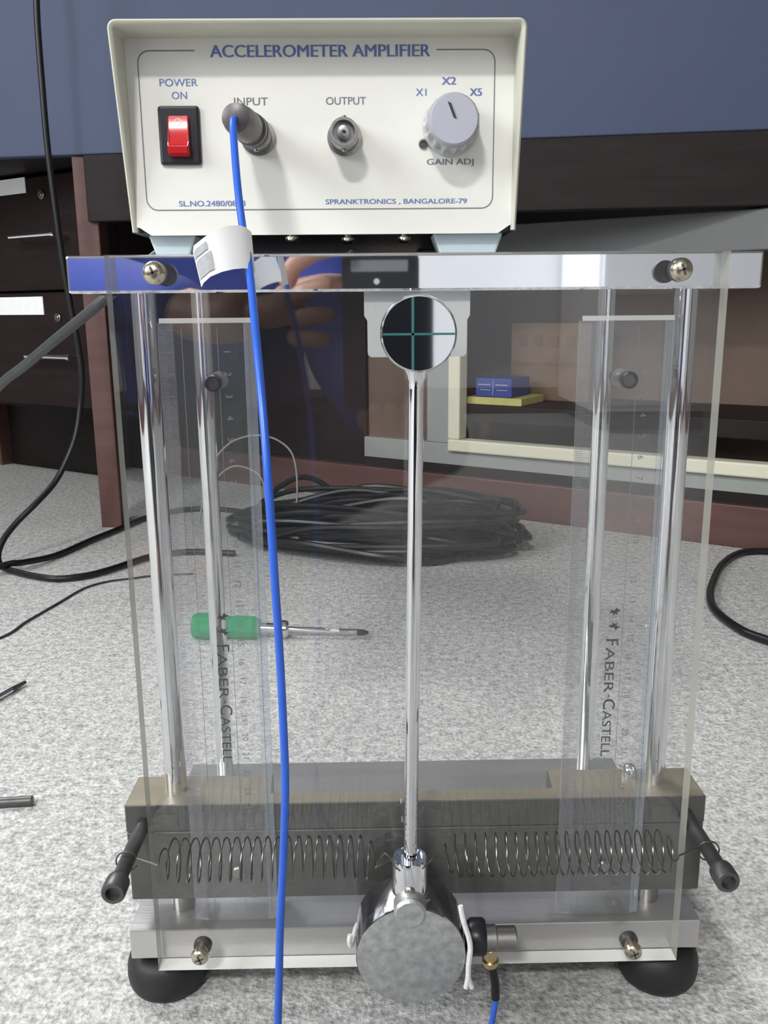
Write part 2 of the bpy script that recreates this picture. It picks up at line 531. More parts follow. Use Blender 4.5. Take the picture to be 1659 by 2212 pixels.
# ------------------------------------------------------------------ the diagonal bench behind: axes s (along), n (away), z
P0 = Vector((0.599, 1.269, 0)); DS = Vector((-0.83117, 0.55602, 0)); DN = Vector((0.55602, 0.83117, 0))


def SN(off=0.0):
    return frame(P0 + DN * off, DS, DN, (0, 0, 1))


def sbox(s0, s1, n0, n1, z0, z1, bev=0.0, off=0.0, bm=None):
    bm = bm or BM()
    # the frame is left handed, so normals are recalculated when the object is made
    return box(bm, (s0, n0, z0), (s1, n1, z1), bev, 2, SN(off))


def spt(s, n, z, off=0.0):
    return SN(off) @ Vector((s, n, z))


# low cabinet with the open bay
cb = thing('low_cabinet', 'low grey framed cabinet with a cream edged open bay, standing under the dark table', 'cabinet', tuple(spt(0.4, 0.1, 0)))
obj('kick_board', sbox(-0.02, 1.32, 0, 0.028, 0, 0.066, 0.002), M['redwood'], cb, label='red brown kick board along the carpet')
obj('base', sbox(-0.02, 0.74, 0.012, 0.30, 0.066, 0.084), M['darkwood'], cb)
obj('bottom_rail', sbox(-0.02, 0.742, 0.012, 0.05, 0.082, 0.122, 0.002), M['greyframe'], cb)
obj('post', sbox(0.552, 0.602, 0.012, 0.05, 0.122, 0.44, 0.002), M['greyframe'], cb)
obj('top_rail', sbox(-0.02, 0.742, 0.012, 0.05, 0.44, 0.497, 0.002), M['darkgrey'], cb)  # frame grey darkened here to paint in the shade under the table
obj('back_board', sbox(-0.02, 0.74, 0.25, 0.268, 0.084, 0.497), M['brownback'], cb)
obj('cabinet_top', sbox(-0.02, 0.742, 0.05, 0.268, 0.479, 0.497), M['darkwood'], cb)
obj('side_board', sbox(0.60, 0.742, 0.03, 0.05, 0.122, 0.44), M['brownback'], cb)
obj('shelf', sbox(-0.02, 0.552, 0.03, 0.25, 0.163, 0.193, 0.002), M['darkwood'], cb)
b = sbox(-0.02, 0.552, 0.0, 0.03, 0.110, 0.132, 0.003)
sbox(0.528, 0.552, 0.0, 0.03, 0.132, 0.44, 0.003, bm=b)
obj('cream_lip', b, M['cream'], cb, label='cream lip round the open bay')
obj('end_panel', sbox(0.742, 1.75, 0.02, 0.04, 0.0, 0.59, 0.002), M['maroon'], cb, label='closed dark maroon panel')

yb = obj('booklet', sbox(0.425, 0.532, 0.036, 0.135, 0.1935, 0.2065, 0.001), M['yellow_card'], None, label='yellow booklet lying on the cabinet shelf under the blue box', cat='booklet')
bb = thing('blue_box', 'small blue printed box lying on the yellow booklet in the cabinet bay', 'box', tuple(spt(0.485, 0.1, 0.207)))
obj('carton_body', sbox(0.447, 0.518, 0.042, 0.12, 0.207, 0.240, 0.0015), M['blue_card'], bb)
b = BM()
for s0, s1, z0, z1 in ((0.4825, 0.4835, 0.211, 0.236), (0.455, 0.478, 0.228, 0.2295), (0.455, 0.476, 0.219, 0.220), (0.488, 0.512, 0.228, 0.2295), (0.488, 0.508, 0.219, 0.220)):
    sbox(s0, s1, 0.0412, 0.0419, z0, z1, bm=b)
obj('printed_lines', b, M['paper_grey'], bb)
ct = thing('cardboard_carton', 'brown cardboard carton with four small printed squares, behind the blue box', 'carton', tuple(spt(0.42, 0.2, 0.194)))
obj('carton_body', sbox(0.345, 0.50, 0.15, 0.245, 0.1935, 0.335, 0.002), M['carton'], ct)
for i in range(4):
    s = 0.375 + i * 0.031
    obj('printed_square', sbox(s, s + 0.016, 0.1485, 0.1498, 0.292, 0.312), M['carton_print'], ct)
obj('packing_tape', sbox(0.345, 0.50, 0.1487, 0.1498, 0.258, 0.264), M['carton_print'], ct)

# drawer unit to the left
OFF = -0.35
dw = thing('drawer_unit', 'dark maroon drawer unit with two labelled drawers, left of the table leg', 'drawers', tuple(spt(1.35, 0.2, 0, OFF)))
obj('carcass', sbox(1.0, 1.75, 0.02, 0.30, 0.185, 0.598, 0.002, OFF), M['maroon'], dw)
obj('plinth', sbox(1.40, 1.75, 0.26, 0.30, 0.0, 0.185, 0, OFF), M['darkwood'], dw)
for s in (1.715,):
    obj('leg', sbox(s, s + 0.035, 0.23, 0.265, 0, 0.185, 0.002, OFF), M['redwood'], dw)
for z0, z1, hs, hz, ls, lz, ks, kz in ((0.400, 0.592, 1.109, 0.492, 1.209, 0.567, 1.166, 0.561), (0.192, 0.396, 1.097, 0.284, 1.190, 0.357, 1.151, 0.352)):
    d_ = obj('drawer', sbox(1.003, 1.69, 0.0, 0.02, z0, z1, 0.002, OFF), M['maroon'], dw)
    b = BM()
    tube(b, [spt(hs, 0, hz, OFF), spt(hs, -0.028, hz, OFF), spt(hs + 0.12, -0.028, hz, OFF), spt(hs + 0.12, 0, hz, OFF)], 0.004, 10)
    cyl(b, spt(hs - 0.004, -0.028, hz, OFF), spt(hs + 0.004, -0.028, hz, OFF), 0.0055, 14)
    obj('handle', b, M['chrome'], d_, True)
    k = obj('label_card', sbox(ls, ls + 0.13, -0.0015, 0, lz, lz + (0.026 if z0 > 0.3 else 0.032), 0, OFF), M['paper'], d_, label='white card label with lines of small print')
    b = BM(); cyl(b, spt(ks, 0.0, kz, OFF), spt(ks, -0.004, kz, OFF), 0.008, 20, 0.001); cyl(b, spt(ks, -0.004, kz, OFF), spt(ks, -0.006, kz, OFF), 0.005, 16, 0.001); obj('lock', b, M['nickel'], d_, True)

# table with the blue front board; axes along the front
TD = Vector((0.9862, -0.1657, 0)); TN = Vector((0.1657, 0.9862, 0)); T0 = Vector((-0.402, 1.46, 0))


def tbox(s0, s1, n0, n1, z0, z1, bev=0.0, bm=None):
    return box(bm or BM(), (s0, n0, z0), (s1, n1, z1), bev, 2, frame(T0, TD, TN, (0, 0, 1)))


tb = thing('lab_table', 'dark brown lab table with a blue grey front board and red brown leg', 'table', tuple(T0 + TD * 0.3 + TN * 0.3))
obj('table_top', tbox(-0.95, 1.25, 0.02, 1.02, 0.60, 0.635, 0.002), M['darkwood'], tb)
obj('front_board', tbox(-0.343, 1.25, 0.0, 0.02, 0.60, 1.05, 0.002), M['blue_board'], tb, label='wide blue grey front board')
obj('side_front_board', tbox(-0.95, -0.345, 0.0, 0.02, 0.60, 1.05, 0.002), M['blue_board'], tb, label='narrow blue grey board beyond the joint')
obj('apron', tbox(-0.04, 1.25, 0.0, 0.025, 0.50, 0.60, 0.002), M['darkwood'], tb)
b = BM(); box(b, (-0.462, 1.475, 0), (-0.427, 1.52, 0.60), 0.002); obj('leg', b, M['redwood'], tb, label='slim red brown front leg')
obj('leg', tbox(1.2, 1.24, 0.03, 0.07, 0, 0.60, 0.002), M['redwood'], tb)
obj('added_dark_panel', tbox(-0.9, 1.25, 1.00, 1.015, 0.02, 0.60), M['darkgrey'], tb, label='added dark grey panel hiding the paler wall under the table')  # dark sheet added to cover the paler wall below the apron
obj('leg', tbox(1.2, 1.24, 0.94, 0.98, 0, 0.60, 0.002), M['redwood'], tb)

# ------------------------------------------------------------------ the test rig
YP0, YP1 = 0.3952, 0.404            # acrylic sheet, front and back
rig = thing('test_rig', 'vibration test rig with clear acrylic front, chrome columns and polished top bar', 'rig', (0.022, 0.49, 0))
# base plate
b = BM(); box(b, (-0.130, YP1 + 0.0005, 0.0264), (0.173, 0.579, 0.0435), 0.0006); obj('base_plate', b, M['alu'], rig, label='flat aluminium base plate')
# top plate with the mirror front
b = BM(); box(b, (-0.1330, YP1 + 0.0002, 0.3697), (0.1768, 0.585, 0.3860), 0.0012); obj('top_plate', b, M['mirror'], rig, label='thick polished top plate, its front a mirror bar')
# columns
for x, y in ((-0.105, 0.425), (0.150, 0.425)):
    b = BM(); cyl(b, (x, y, 0.1135), (x, y, 0.3697), 0.0056, 32); obj('column', b, M['chrome'], rig, True, label='front chrome column')
for x, y in ((-0.1035, 0.560), (0.1483, 0.560)):
    b = BM(); cyl(b, (x, y, 0.0435), (x, y, 0.3697), 0.0056, 32); obj('column', b, M['chrome'], rig, True, label='rear chrome column')
# cross beam: thin in the middle, deep where the front columns land
bt, bl = 0.1142, 0.0585
b = BM()
ol = [(-0.1285, 0.410), (0.1725, 0.410), (0.1725, 0.438), (0.095, 0.438), (0.095, 0.4185), (-0.055, 0.4185), (-0.055, 0.438), (-0.1285, 0.438)]
gz = 0.0985
for z0, z1, fy in ((gz + 0.0004, bt, 0.4088), (bl, gz - 0.0004, 0.4095)):
    lo = [b.verts.new((x, fy if y < 0.411 else y, z0)) for x, y in ol]
    hi = [b.verts.new((x, fy if y < 0.411 else y, z1)) for x, y in ol]
    b.faces.new(lo[::-1]); b.faces.new(hi)
    for i in range(8):
        b.faces.new((lo[i], lo[(i + 1) % 8], hi[(i + 1) % 8], hi[i]))
bmesh.ops.bevel(b, geom=[e for e in b.edges], offset=0.0005, segments=1, affect='EDGES')
b.faces.ensure_lookup_table()
for f in b.faces:
    f.normal_update()
    if abs(f.normal.z) > 0.9 and f.calc_center_median().z > bt - 0.0012: f.material_index = 1
beam = obj('cross_beam', b, [M['bakelite'], M['beam_top']], rig, label='charcoal cross beam with two deep end blocks')
for x in (-0.105, 0.150):
    b = BM(); cyl(b, (x, 0.425, 0.0435), (x, 0.425, 0.0588), 0.0064, 28); obj('spacer', b, M['nickel'], rig, True)
b = BM(); lathe(b, (0.1388, 0.431, 0.1142), (0.1388, 0.431, 0.125), [(0.0, 0), (0.0042, 0), (0.0042, 0.0015), (0.0038, 0.004), (0.0022, 0.0062), (0, 0.0068)], 24)
obj('dome_nut', b, M['chrome'], rig, True)
# spring anchor bolts that stick out at both ends of the beam
for x in (-0.1192, 0.1622):
    b = BM()
    lathe(b, (x, 0.4095, 0.1042), (x, 0.352, 0.1042), [(0, 0), (0.0036, 0), (0.0036, 0.046), (0.0040, 0.0465), (0.0054, 0.048), (0.0056, 0.0495), (0.0056, 0.0565), (0.0050, 0.0575), (0.0034, 0.0575), (0.0030, 0.0545), (0, 0.0545)], 28)
    obj('anchor_bolt', b, M['dark_metal'], rig, True, label='dark socket bolt holding the spring end')
# acrylic sheet: faces clear, edges painted pale for light piped through the sheet
b = BM()
XL, XR, ZB, ZT = -0.1134, 0.1580, 0.0268, 0.3856
sec = [(YP0, ZT), (YP0, ZB), (YP1, ZB), (YP1, ZT)]
A = [b.verts.new((XL, y, z)) for y, z in sec]; B = [b.verts.new((XR, y, z)) for y, z in sec]
b.faces.new(A).material_index = 1
b.faces.new(B[::-1]).material_index = 1
for i, mi in enumerate((0, 2, 0, 1)):
    b.faces.new((A[i], B[i], B[(i + 1) % 4], A[(i + 1) % 4])).material_index = mi
obj('front_panel', b, [M['acrylic'], M['edge'], M['edge_piped_light']], rig, label='clear acrylic front sheet')
# screws


def screw(x, z, y, r, mt, pro=0.0028):
    b = BM()
    lathe(b, (x, y, z), (x, y - 0.01, z), [(0, 0), (r * 1.02, 0), (r * 1.02, 0.0022), (r * 0.9, 0.0032), (0, 0.0032)], 24)
    obj('washer', b, M['dark_metal'], rig, True)
    y -= pro
    b = BM()
    lathe(b, (x, y + pro - 0.003, z), (x, y - 0.01, z), [(0, 0), (r * 0.7, 0), (r * 0.7, pro - 0.003)], 20)
    lathe(b, (x, y, z), (x, y - 0.01, z), [(0, 0), (r, 0), (r, r * 0.18), (r * 0.86, r * 0.5), (r * 0.5, r * 0.72), (0, r * 0.76)], 28)
    s_ = obj('screw', b, mt, rig, True, label='cross head screw')
    b = BM()
    for a in (20, 110):
        c, s2 = cos(radians(a)), sin(radians(a))
        box(b, (-r * 0.5, -0.0004, -r * 0.09), (r * 0.5, 0.0002, r * 0.09), 0, 2, frame((x, y - r * 0.74, z), (c, 0, s2), (0, 1, 0), (-s2, 0, c)))
    obj('cross_slot', b, M['dark_metal'], s_)


screw(-0.0914, 0.3779, YP0, 0.0050, M['brass_screw'])
screw(0.1357, 0.3775, YP0, 0.0050, M['brass_screw'])
screw(-0.0893, 0.0425, YP0, 0.0046, M['brass_screw'], 0.0085)
screw(0.1317, 0.0406, YP0, 0.0046, M['brass_screw'], 0.0085)
# white bracket behind the pivot
b = BM()
o_ = [(-0.0018, 0.3697), (-0.0018, 0.3590), (-0.0004, 0.3568), (-0.0004, 0.3425), (0.0000, 0.3412), (0.0012, 0.3404), (0.0435, 0.3404), (0.0447, 0.3412), (0.0451, 0.3425), (0.0451, 0.3568), (0.0464, 0.3590), (0.0464, 0.3697)]
prism(b, o_, 0.4100, 0.4135)
obj('pivot_bracket', b, M['white_plastic'], rig, label='white bracket plate with stepped sides behind the pivot')
# rubber feet
for x, y in ((-0.1150, 0.4210), (0.1560, 0.4180), (-0.1150, 0.560), (0.1560, 0.560)):
    b = BM()
    lathe(b, (x, y, 0), (x, y, 1), [(0, 0), (0.0170, 0), (0.0198, 0.0014), (0.0213, 0.0045), (0.0219, 0.0090), (0.0216, 0.0140), (0.0204, 0.0182), (0.0182, 0.0212), (0.0150, 0.0224), (0.006, 0.0225), (0.006, 0.0264), (0, 0.0264)], 40)
    obj('rubber_foot', b, M['rubber'], rig, True)

# clear rulers bolted behind the acrylic sheet
RL = 0.3100


def ruler(x0, zb, lb):
    y0, y1 = 0.4050, 0.4072
    W, bw = 0.0436, 0.0070
    b = BM()
    mw, lip = 0.0048, 0.0022
    oc = [(x0 + W - mw, zb + RL - lip), (x0 + bw, zb + RL - lip), (x0 + bw, zb), (x0 + W - mw, zb)]
    A = [b.verts.new((x, y0, z)) for x, z in oc]; B = [b.verts.new((x, y1, z)) for x, z in oc]
    b.faces.new(A); b.faces.new(B[::-1])
    for i in range(len(A)):
        f = b.faces.new((A[i], B[i], B[(i + 1) % len(A)], A[(i + 1) % len(A)])); f.material_index = 0
    # right margin painted with bluish light, top lip painted as a bright line
    A = [b.verts.new(p) for z in (zb, zb + RL - lip) for p in ((x0 + W - mw, y0, z), (x0 + W, y1 - 0.0008, z), (x0 + W, y1, z), (x0 + W - mw, y1, z))]
    for i in range(4):
        f = b.faces.new((A[i], A[(i + 1) % 4], A[4 + (i + 1) % 4], A[4 + i])); f.material_index = 4 if i == 0 else (3 if i == 1 else 0)
    A = [b.verts.new(p) for x in (x0 + bw * 0.15, x0 + W - 0.0006) for p in ((x, y0, zb + RL - lip), (x, y0 + 0.0005, zb + RL), (x, y1, zb + RL), (x, y1, zb + RL - lip))]
    for i in range(4):
        f = b.faces.new((A[i], A[(i + 1) % 4], A[4 + (i + 1) % 4], A[4 + i])); f.material_index = 5 if i in (0, 1) else 0
    b.faces.new(A[:4]); b.faces.new(A[4:])
    # bevelled measuring edge
    v = [b.verts.new(p) for z in (zb, zb + RL - lip) for p in ((x0, y1 - 0.0007, z), (x0, y1, z), (x0 + bw, y1, z), (x0 + bw, y0, z))]
    for i in range(4):
        f = b.faces.new((v[i], v[(i + 1) % 4], v[4 + (i + 1) % 4], v[4 + i])); f.material_index = 1 if i == 3 else (2 if i == 0 else 0)
    f = b.faces.new(v[:4]); f.material_index = 2
    f = b.faces.new(v[4:]); f.material_index = 2
    r = obj('ruler', b, [M['ruler'], M['ruler_bevel'], M['ruler_edge'], M['ruler_blue_light'], M['ruler_light_band'], M['ruler_top_light']], rig, label=lb)
    # scale: millimetre ticks on the bevel, in one print
    b = BM()
    for i in range(0, 301):
        ln = 0.0062 if i % 10 == 0 else (0.0048 if i % 5 == 0 else 0.0034)
        z = zb + 0.005 + i * 0.001
        xa, xb = x0 + 0.0004, x0 + 0.0004 + ln
        f0 = lambda x: (y1 - 0.0007) + (y0 - y1 + 0.0007) * (x - x0) / bw - 0.00006
        vs = [b.verts.new((xa, f0(xa), z - 0.00009)), b.verts.new((xb, f0(xb), z - 0.00009)), b.verts.new((xb, f0(xb), z + 0.00009)), b.verts.new((xa, f0(xa), z + 0.00009))]
        b.faces.new(vs)
    for x in (x0 + 0.0108, x0 + 0.0268, x0 + 0.0405):
        vs = [b.verts.new(p) for p in ((x, y0 - 0.00006, zb + 0.004), (x + 0.00025, y0 - 0.00006, zb + 0.004), (x + 0.00025, y0 - 0.00006, zb + RL - 0.004), (x, y0 - 0.00006, zb + RL - 0.004))]
        b.faces.new(vs)
    obj('scale_print', b, M['print_faint'], r, kind='stuff')
    DOWN = lambda x, z: frame((x, y0 - 0.00008, z), (0, 0, -1), (1, 0, 0), (0, -1, 0))
    bms = [text_bm(str(i), DOWN(x0 + 0.0295, zb + 0.305 - i * 0.01), None, 0.0030, 'c', 0.0) for i in range(1, 30)]
    obj('numerals', join(bms), M['print_faint'], r)
    # FABER-CASTELL in large and small capitals, reading downwards
    z0 = 0.2030
    xt = x0 + 0.0192
    bms = [text_bm('F', DOWN(xt, z0), None, 0.0060, 'l', 0.03), text_bm('ABER', DOWN(xt, z0 - 0.0043), 0.0240, 0.0046, 'l', 0.0),
           text_bm('-', DOWN(xt + 0.0022, z0 - 0.0293), 0.0016, 0.0006, 'l', 0.0), text_bm('C', DOWN(xt, z0 - 0.0318), None, 0.0060, 'l', 0.03), text_bm('ASTELL', DOWN(xt, z0 - 0.0380), 0.0250, 0.0046, 'l', 0.0)]
    obj('lettering', join(bms), M['print_ruler'], r, label='dark maker lettering reading downwards')
    # small emblem of two tilting riders, as two slanted marks
    b = BM()
    for cz, sg in ((0.2172, 1), (0.2098, -1)):
        pts = [(-0.0022, -0.0006), (-0.0010, 0.0010), (0.0003, 0.0006), (0.0014, 0.0022), (0.0020, 0.0014), (0.0034, 0.0006), (0.0016, -0.0002), (0.0022, -0.0018), (0.0008, -0.0010), (-0.0006, -0.0020), (-0.0004, -0.0006)]
        vs = [b.verts.new((xt + 0.0030 + px_, y0 - 0.00008, cz + sg * pz_)) for px_, pz_ in pts]
        b.faces.new(vs)
    obj('emblem', b, M['print_ruler'], r)
    for zc in (zb + 0.281, zb + 0.028):
        xc = x0 + 0.0238
        b = BM()
        if zc > 0.2:
            lathe(b, (xc, 0.4250, zc), (xc, 0.40, zc), [(0, 0), (0.0042, 0), (0.0042, 0.004), (0.0026, 0.0042), (0.0026, 0.0160), (0.0040, 0.0162), (0.0040, 0.0202), (0.0031, 0.0206), (0.0026, 0.0192), (0, 0.0192)], 20)
        else:
            lathe(b, (xc, 0.4084, zc), (xc, 0.40, zc), [(0, 0), (0.0026, 0), (0.0026, 0.0014), (0.0034, 0.0015), (0.0034, 0.0032), (0.0026, 0.0040), (0, 0.0042)], 20)
        for f in b.faces:
            f.material_index = 1 if f.calc_center_median().y > 0.4088 else 0
        obj('ruler_bolt', b, [M['black_plastic'] if zc > 0.2 else M['nickel'], M['nickel']], r, True)
    return r


ruler(-0.0950, 0.0487, 'clear plastic ruler bolted upright on the left')
ruler(0.0958, 0.0482, 'clear plastic ruler bolted upright on the right')

# ------------------------------------------------------------------ pendulum
pd = thing('pendulum', 'chrome pendulum rod with round mirror knob above and heavy steel bob below', 'pendulum', (0.0175, 0.377, 0.033))
kx, kz, kr = 0.0209, 0.3519, 0.0160
b = BM()
lathe(b, (kx + 0.00008, 0.3850, kz), (kx - 0.00008, 0.37, kz), [(0, 0), (kr * 0.93, 0), (kr, 0.0012), (kr, 0.0128), (kr * 0.94, 0.0150), (0, 0.0150)], 56)
kn = obj('knob', b, M['chrome'], pd, True, label='round mirror knob scribed with a teal cross')
b = BM()
box(b, (kx - 0.0031, 0.3697, kz - kr * 0.92), (kx - 0.0020, 0.3699, kz + kr * 0.92)); box(b, (kx - kr * 0.93, 0.3697, kz - 0.0006), (kx + kr * 0.93, 0.3699, kz + 0.0003))
obj('scribed_cross', b, M['teal'], kn)
b = BM(); cyl(b, (kx, 0.385, kz), (kx, YP0, kz), 0.005, 24); obj('axle', b, M['chrome'], pd, True)
b = BM()
A_, B_ = Vector((0.0204, 0.3775, 0.3375)), Vector((0.0172, 0.377, 0.098))
L_ = (B_ - A_).length
lathe(b, A_, B_, [(0, 0), (0.0062, 0), (0.0045, 0.0025), (0.0035, 0.006), (0.0033, 0.009), (0.0033, L_), (0, L_)], 32)
obj('rod', b, M['chrome'], pd, True)
b = BM()
lathe(b, (0.0169, 0.377, 0.0800), (0.0169, 0.377, 0.104), [(0, 0), (0.0084, 0), (0.0084, 0.0228), (0.0079, 0.0240), (0.0066, 0.0240), (0.0064, 0.0225), (0, 0.0225)], 36)
cl = obj('collar', b, M['chrome'], pd, True)
b = BM(); lathe(b, (0.0166, 0.3700, 0.0905), (0.0166, 0.3660, 0.0905), [(0, 0), (0.0026, 0), (0.0026, 0.0018), (0.0016, 0.0029), (0, 0.0032)], 20); obj('set_screw', b, M['nickel'], cl, True)
bx, bz, br = 0.0169, 0.0597, 0.0266
b = BM()
lathe(b, (bx, 0.3885, bz), (bx, 0.36, bz), [(0, 0), (br - 0.001, 0), (br, 0.001), (br, 0.0250), (br - 0.0006, 0.0262), (br - 0.0012, 0.0264), (0, 0.0264)], 72)
for f in b.faces:
    f.material_index = 1 if f.calc_center_median().y < 0.3628 else 0
obj('bob', b, [M['steel_dark'], M['steel_face']], pd, True, label='steel bob, the mirrored carpet painted as grey speckle on its face')
b = BM(); lathe(b, (bx - 0.0006, 0.3700, 0.0830), (bx - 0.0006, 0.36, 0.0830), [(0, 0), (0.0078, 0), (0.0078, 0.0075), (0.0066, 0.0088), (0, 0.0088)], 36)
obj('bob_boss', b, M['steel_face'], pd, True)

# ------------------------------------------------------------------ springs


def spring(x0, x1, turns, lead_a, lead_b, lb, slope=0.0):
    yc, zc, r = 0.3765, 0.1042, 0.0100
    n = int(turns * 20)
    pts = [Vector(p) for p in lead_a]
    for i in range(n + 1):
        a = 2 * pi * i / 20
        t = i / n
        rr = r * min(1, 0.35 + t * 12, 0.35 + (1 - t) * 12)
        pts.append(Vector((x0 + (x1 - x0) * t, yc - rr * cos(a), zc + rr * sin(a))))
    pts += [Vector(p) for p in lead_b]
    b = BM(); tube(b, pts, 0.00042, 6)
    return obj('coil_spring', b, M['spring'], None, True, label=lb, cat='spring', group='springs of the pendulum')


def ring(x, y, z, r, a0, a1, k=14):
    return [(x + r * cos(radians(a0 + (a1 - a0) * i / k)), y, z + r * sin(radians(a0 + (a1 - a0) * i / k))) for i in range(k + 1)]


spring(-0.1035, 0.0015, 21, ring(-0.1192, 0.3765, 0.1042, 0.0052, 330, 20), [(0.0050, 0.3765, 0.1060), (0.0075, 0.3720, 0.1065), (0.0095, 0.3690, 0.1042), (0.0120, 0.3680, 0.1022)], 'thin steel coil spring from the left anchor bolt to the pendulum')
spring(0.0325, 0.1465, 23, [(0.0225, 0.3690, 0.1025), (0.0262, 0.3700, 0.1055), (0.0300, 0.3740, 0.1058)], ring(0.1622, 0.3765, 0.1042, 0.0052, 160, 520), 'thin steel coil spring from the pendulum to the right anchor bolt')

# ------------------------------------------------------------------ accelerometer on the bob
ac = thing('accelerometer', 'small black and silver accelerometer fixed to the right side of the bob', 'sensor', (0.055, 0.372, 0.055))
b = BM(); lathe(b, (0.0434, 0.3735, 0.0610), (0.06, 0.3735, 0.0610), [(0, 0), (0.0052, 0), (0.0072, 0.0014), (0.0088, 0.0035), (0.0088, 0.0092), (0.0080, 0.0104), (0, 0.0104)], 30)
obj('mount', b, M['black_plastic'], ac, True, label='black mounting base')
b = BM(); lathe(b, (0.0538, 0.3735, 0.0602), (0.08, 0.3735, 0.0602), [(0, 0), (0.0062, 0), (0.0062, 0.0050), (0.0056, 0.0056), (0.0056, 0.0145), (0.0050, 0.0152), (0, 0.0152)], 24); obj('metal_body', b, M['nickel'], ac, True)

# blue signal cable
cb_ = thing('signal_cable', 'bright blue signal cable running from the amplifier down in front of the acrylic', 'cable', (-0.04, 0.3, 0.0))
CP = [(-0.0513, 0.3735, 0.4356), (-0.0516, 0.3690, 0.4335), (-0.0507, 0.362, 0.4261), (-0.0484, 0.350, 0.4077), (-0.0461, 0.342, 0.3921), (-0.0436, 0.335, 0.3801), (-0.0414, 0.325, 0.3668), (-0.0385, 0.310, 0.3479), (-0.0359, 0.298, 0.3268), (-0.0341, 0.290, 0.3044), (-0.0329, 0.287, 0.2729), (-0.0322, 0.287, 0.2478), (-0.0318, 0.287, 0.2199), (-0.0317, 0.285, 0.1957), (-0.0331, 0.283, 0.1691), (-0.0349, 0.280, 0.1425), (-0.0357, 0.278, 0.1245), (-0.0366, 0.275, 0.1047), (-0.038, 0.270, 0.070), (-0.037, 0.262, 0.030), (-0.030, 0.258, 0.008), (-0.010, 0.270, 0.003), (0.020, 0.290, 0.003), (0.045, 0.330, 0.0035), (0.0548, 0.362, 0.0105), (0.0592, 0.3705, 0.0262), (0.0592, 0.3718, 0.0285)]
b = BM(); tube(b, catmull(CP, 8), 0.00146, 12); obj('sheath', b, M['blue_cable'], cb_, True)
b = BM(); tube(b, catmull([(0.0592, 0.3714, 0.0268), (0.0590, 0.3722, 0.0350), (0.0575, 0.3730, 0.0440), (0.0566, 0.3735, 0.0470)], 6), 0.0022, 12); obj('strain_relief', b, M['black_plastic'], cb_, True, label='black sleeve near the sensor')
b = BM(); cyl(b, (0.0566, 0.3735, 0.0440), (0.0566, 0.3735, 0.0550), 0.0034, 16, 0.0006); cyl(b, (0.0566, 0.3735, 0.0462), (0.0566, 0.3735, 0.0482), 0.0043, 16, 0.0003); obj('sensor_connector', b, M['gold'], cb_, True, label='small gold coloured connector')
# plug at the amplifier end
b = BM()
PA, PB = Vector((-0.0484, 0.4090, 0.4372)), Vector((-0.0513, 0.3720, 0.4357))
L_ = (PB - PA).length
lathe(b, PA, PB, [(0, 0), (0.0070, 0), (0.0070, 0.004), (0.0062, 0.0048), (0.0069, 0.0056), (0.0069, 0.009), (0.0058, 0.0098), (0.0060, 0.012), (0.0064, 0.0135), (0.0066, 0.024), (0.0062, L_ - 0.006), (0.0055, L_ - 0.001), (0.0030, L_), (0, L_)], 32)
obj('plug', b, M['dark_metal'], cb_, True, label='dark ribbed metal plug')
# folded white tag


def sheet(rows, th):
    """a bent strip of paper: rows of (lower, upper) points, given thickness"""
    b = BM()
    n_ = len(rows)
    F = []
    for lo, hi in rows:
        F.append((b.verts.new(lo), b.verts.new(hi)))
    for i in range(n_ - 1):
        b.faces.new((F[i][0], F[i + 1][0], F[i + 1][1], F[i][1]))
    bmesh.ops.recalc_face_normals(b, faces=b.faces[:])
    bmesh.ops.solidify(b, geom=b.faces[:], thickness=th)
    return b


rows = []
TL = [((-0.0598, 0.3285, 0.3702), (-0.0630, 0.3285, 0.3826)), ((-0.0588, 0.3270, 0.3716), (-0.0622, 0.3262, 0.3846)), ((-0.0560, 0.3265, 0.3738), (-0.0585, 0.3255, 0.3872)), ((-0.0520, 0.3272, 0.3754), (-0.0545, 0.3262, 0.3898)), ((-0.0480, 0.3290, 0.3764), (-0.0500, 0.3285, 0.3916)), ((-0.0445, 0.3312, 0.3768), (-0.0462, 0.3318, 0.3920)), ((-0.0422, 0.3330, 0.3764), (-0.0444, 0.3350, 0.3916)), ((-0.0412, 0.3362, 0.3752), (-0.0430, 0.3395, 0.3902)), ((-0.0440, 0.3385, 0.3738), (-0.0452, 0.3420, 0.3880))]
TL = [((a[0], a[1] - 0.0012, a[2]), (c[0], c[1] + 0.0034, c[2])) for a, c in TL]      # leans back a little
tg = obj('tag', sheet(TL, 0.00025), M['paper'], cb_, True, label='folded white paper tag with grey print')


def tag_print(u0, u1, v0, v1):
    def at(u, v):
        k = min(int(u), len(TL) - 2); f = u - k
        lo = Vector(TL[k][0]).lerp(Vector(TL[k + 1][0]), f); hi = Vector(TL[k][1]).lerp(Vector(TL[k + 1][1]), f)
        return lo.lerp(hi, v) + Vector((0, -0.0004, 0))
    rows = []
    for i in range(9):
        u = u0 + (u1 - u0) * i / 8
        rows.append((at(u, v0), at(u, v1)))
    return sheet(rows, 0.00008)


obj('tag_print', join([tag_print(0.35, 2.45, 0.13, 0.60), tag_print(0.35, 2.2, 0.68, 0.88)]), M['paper_grey'], tg)

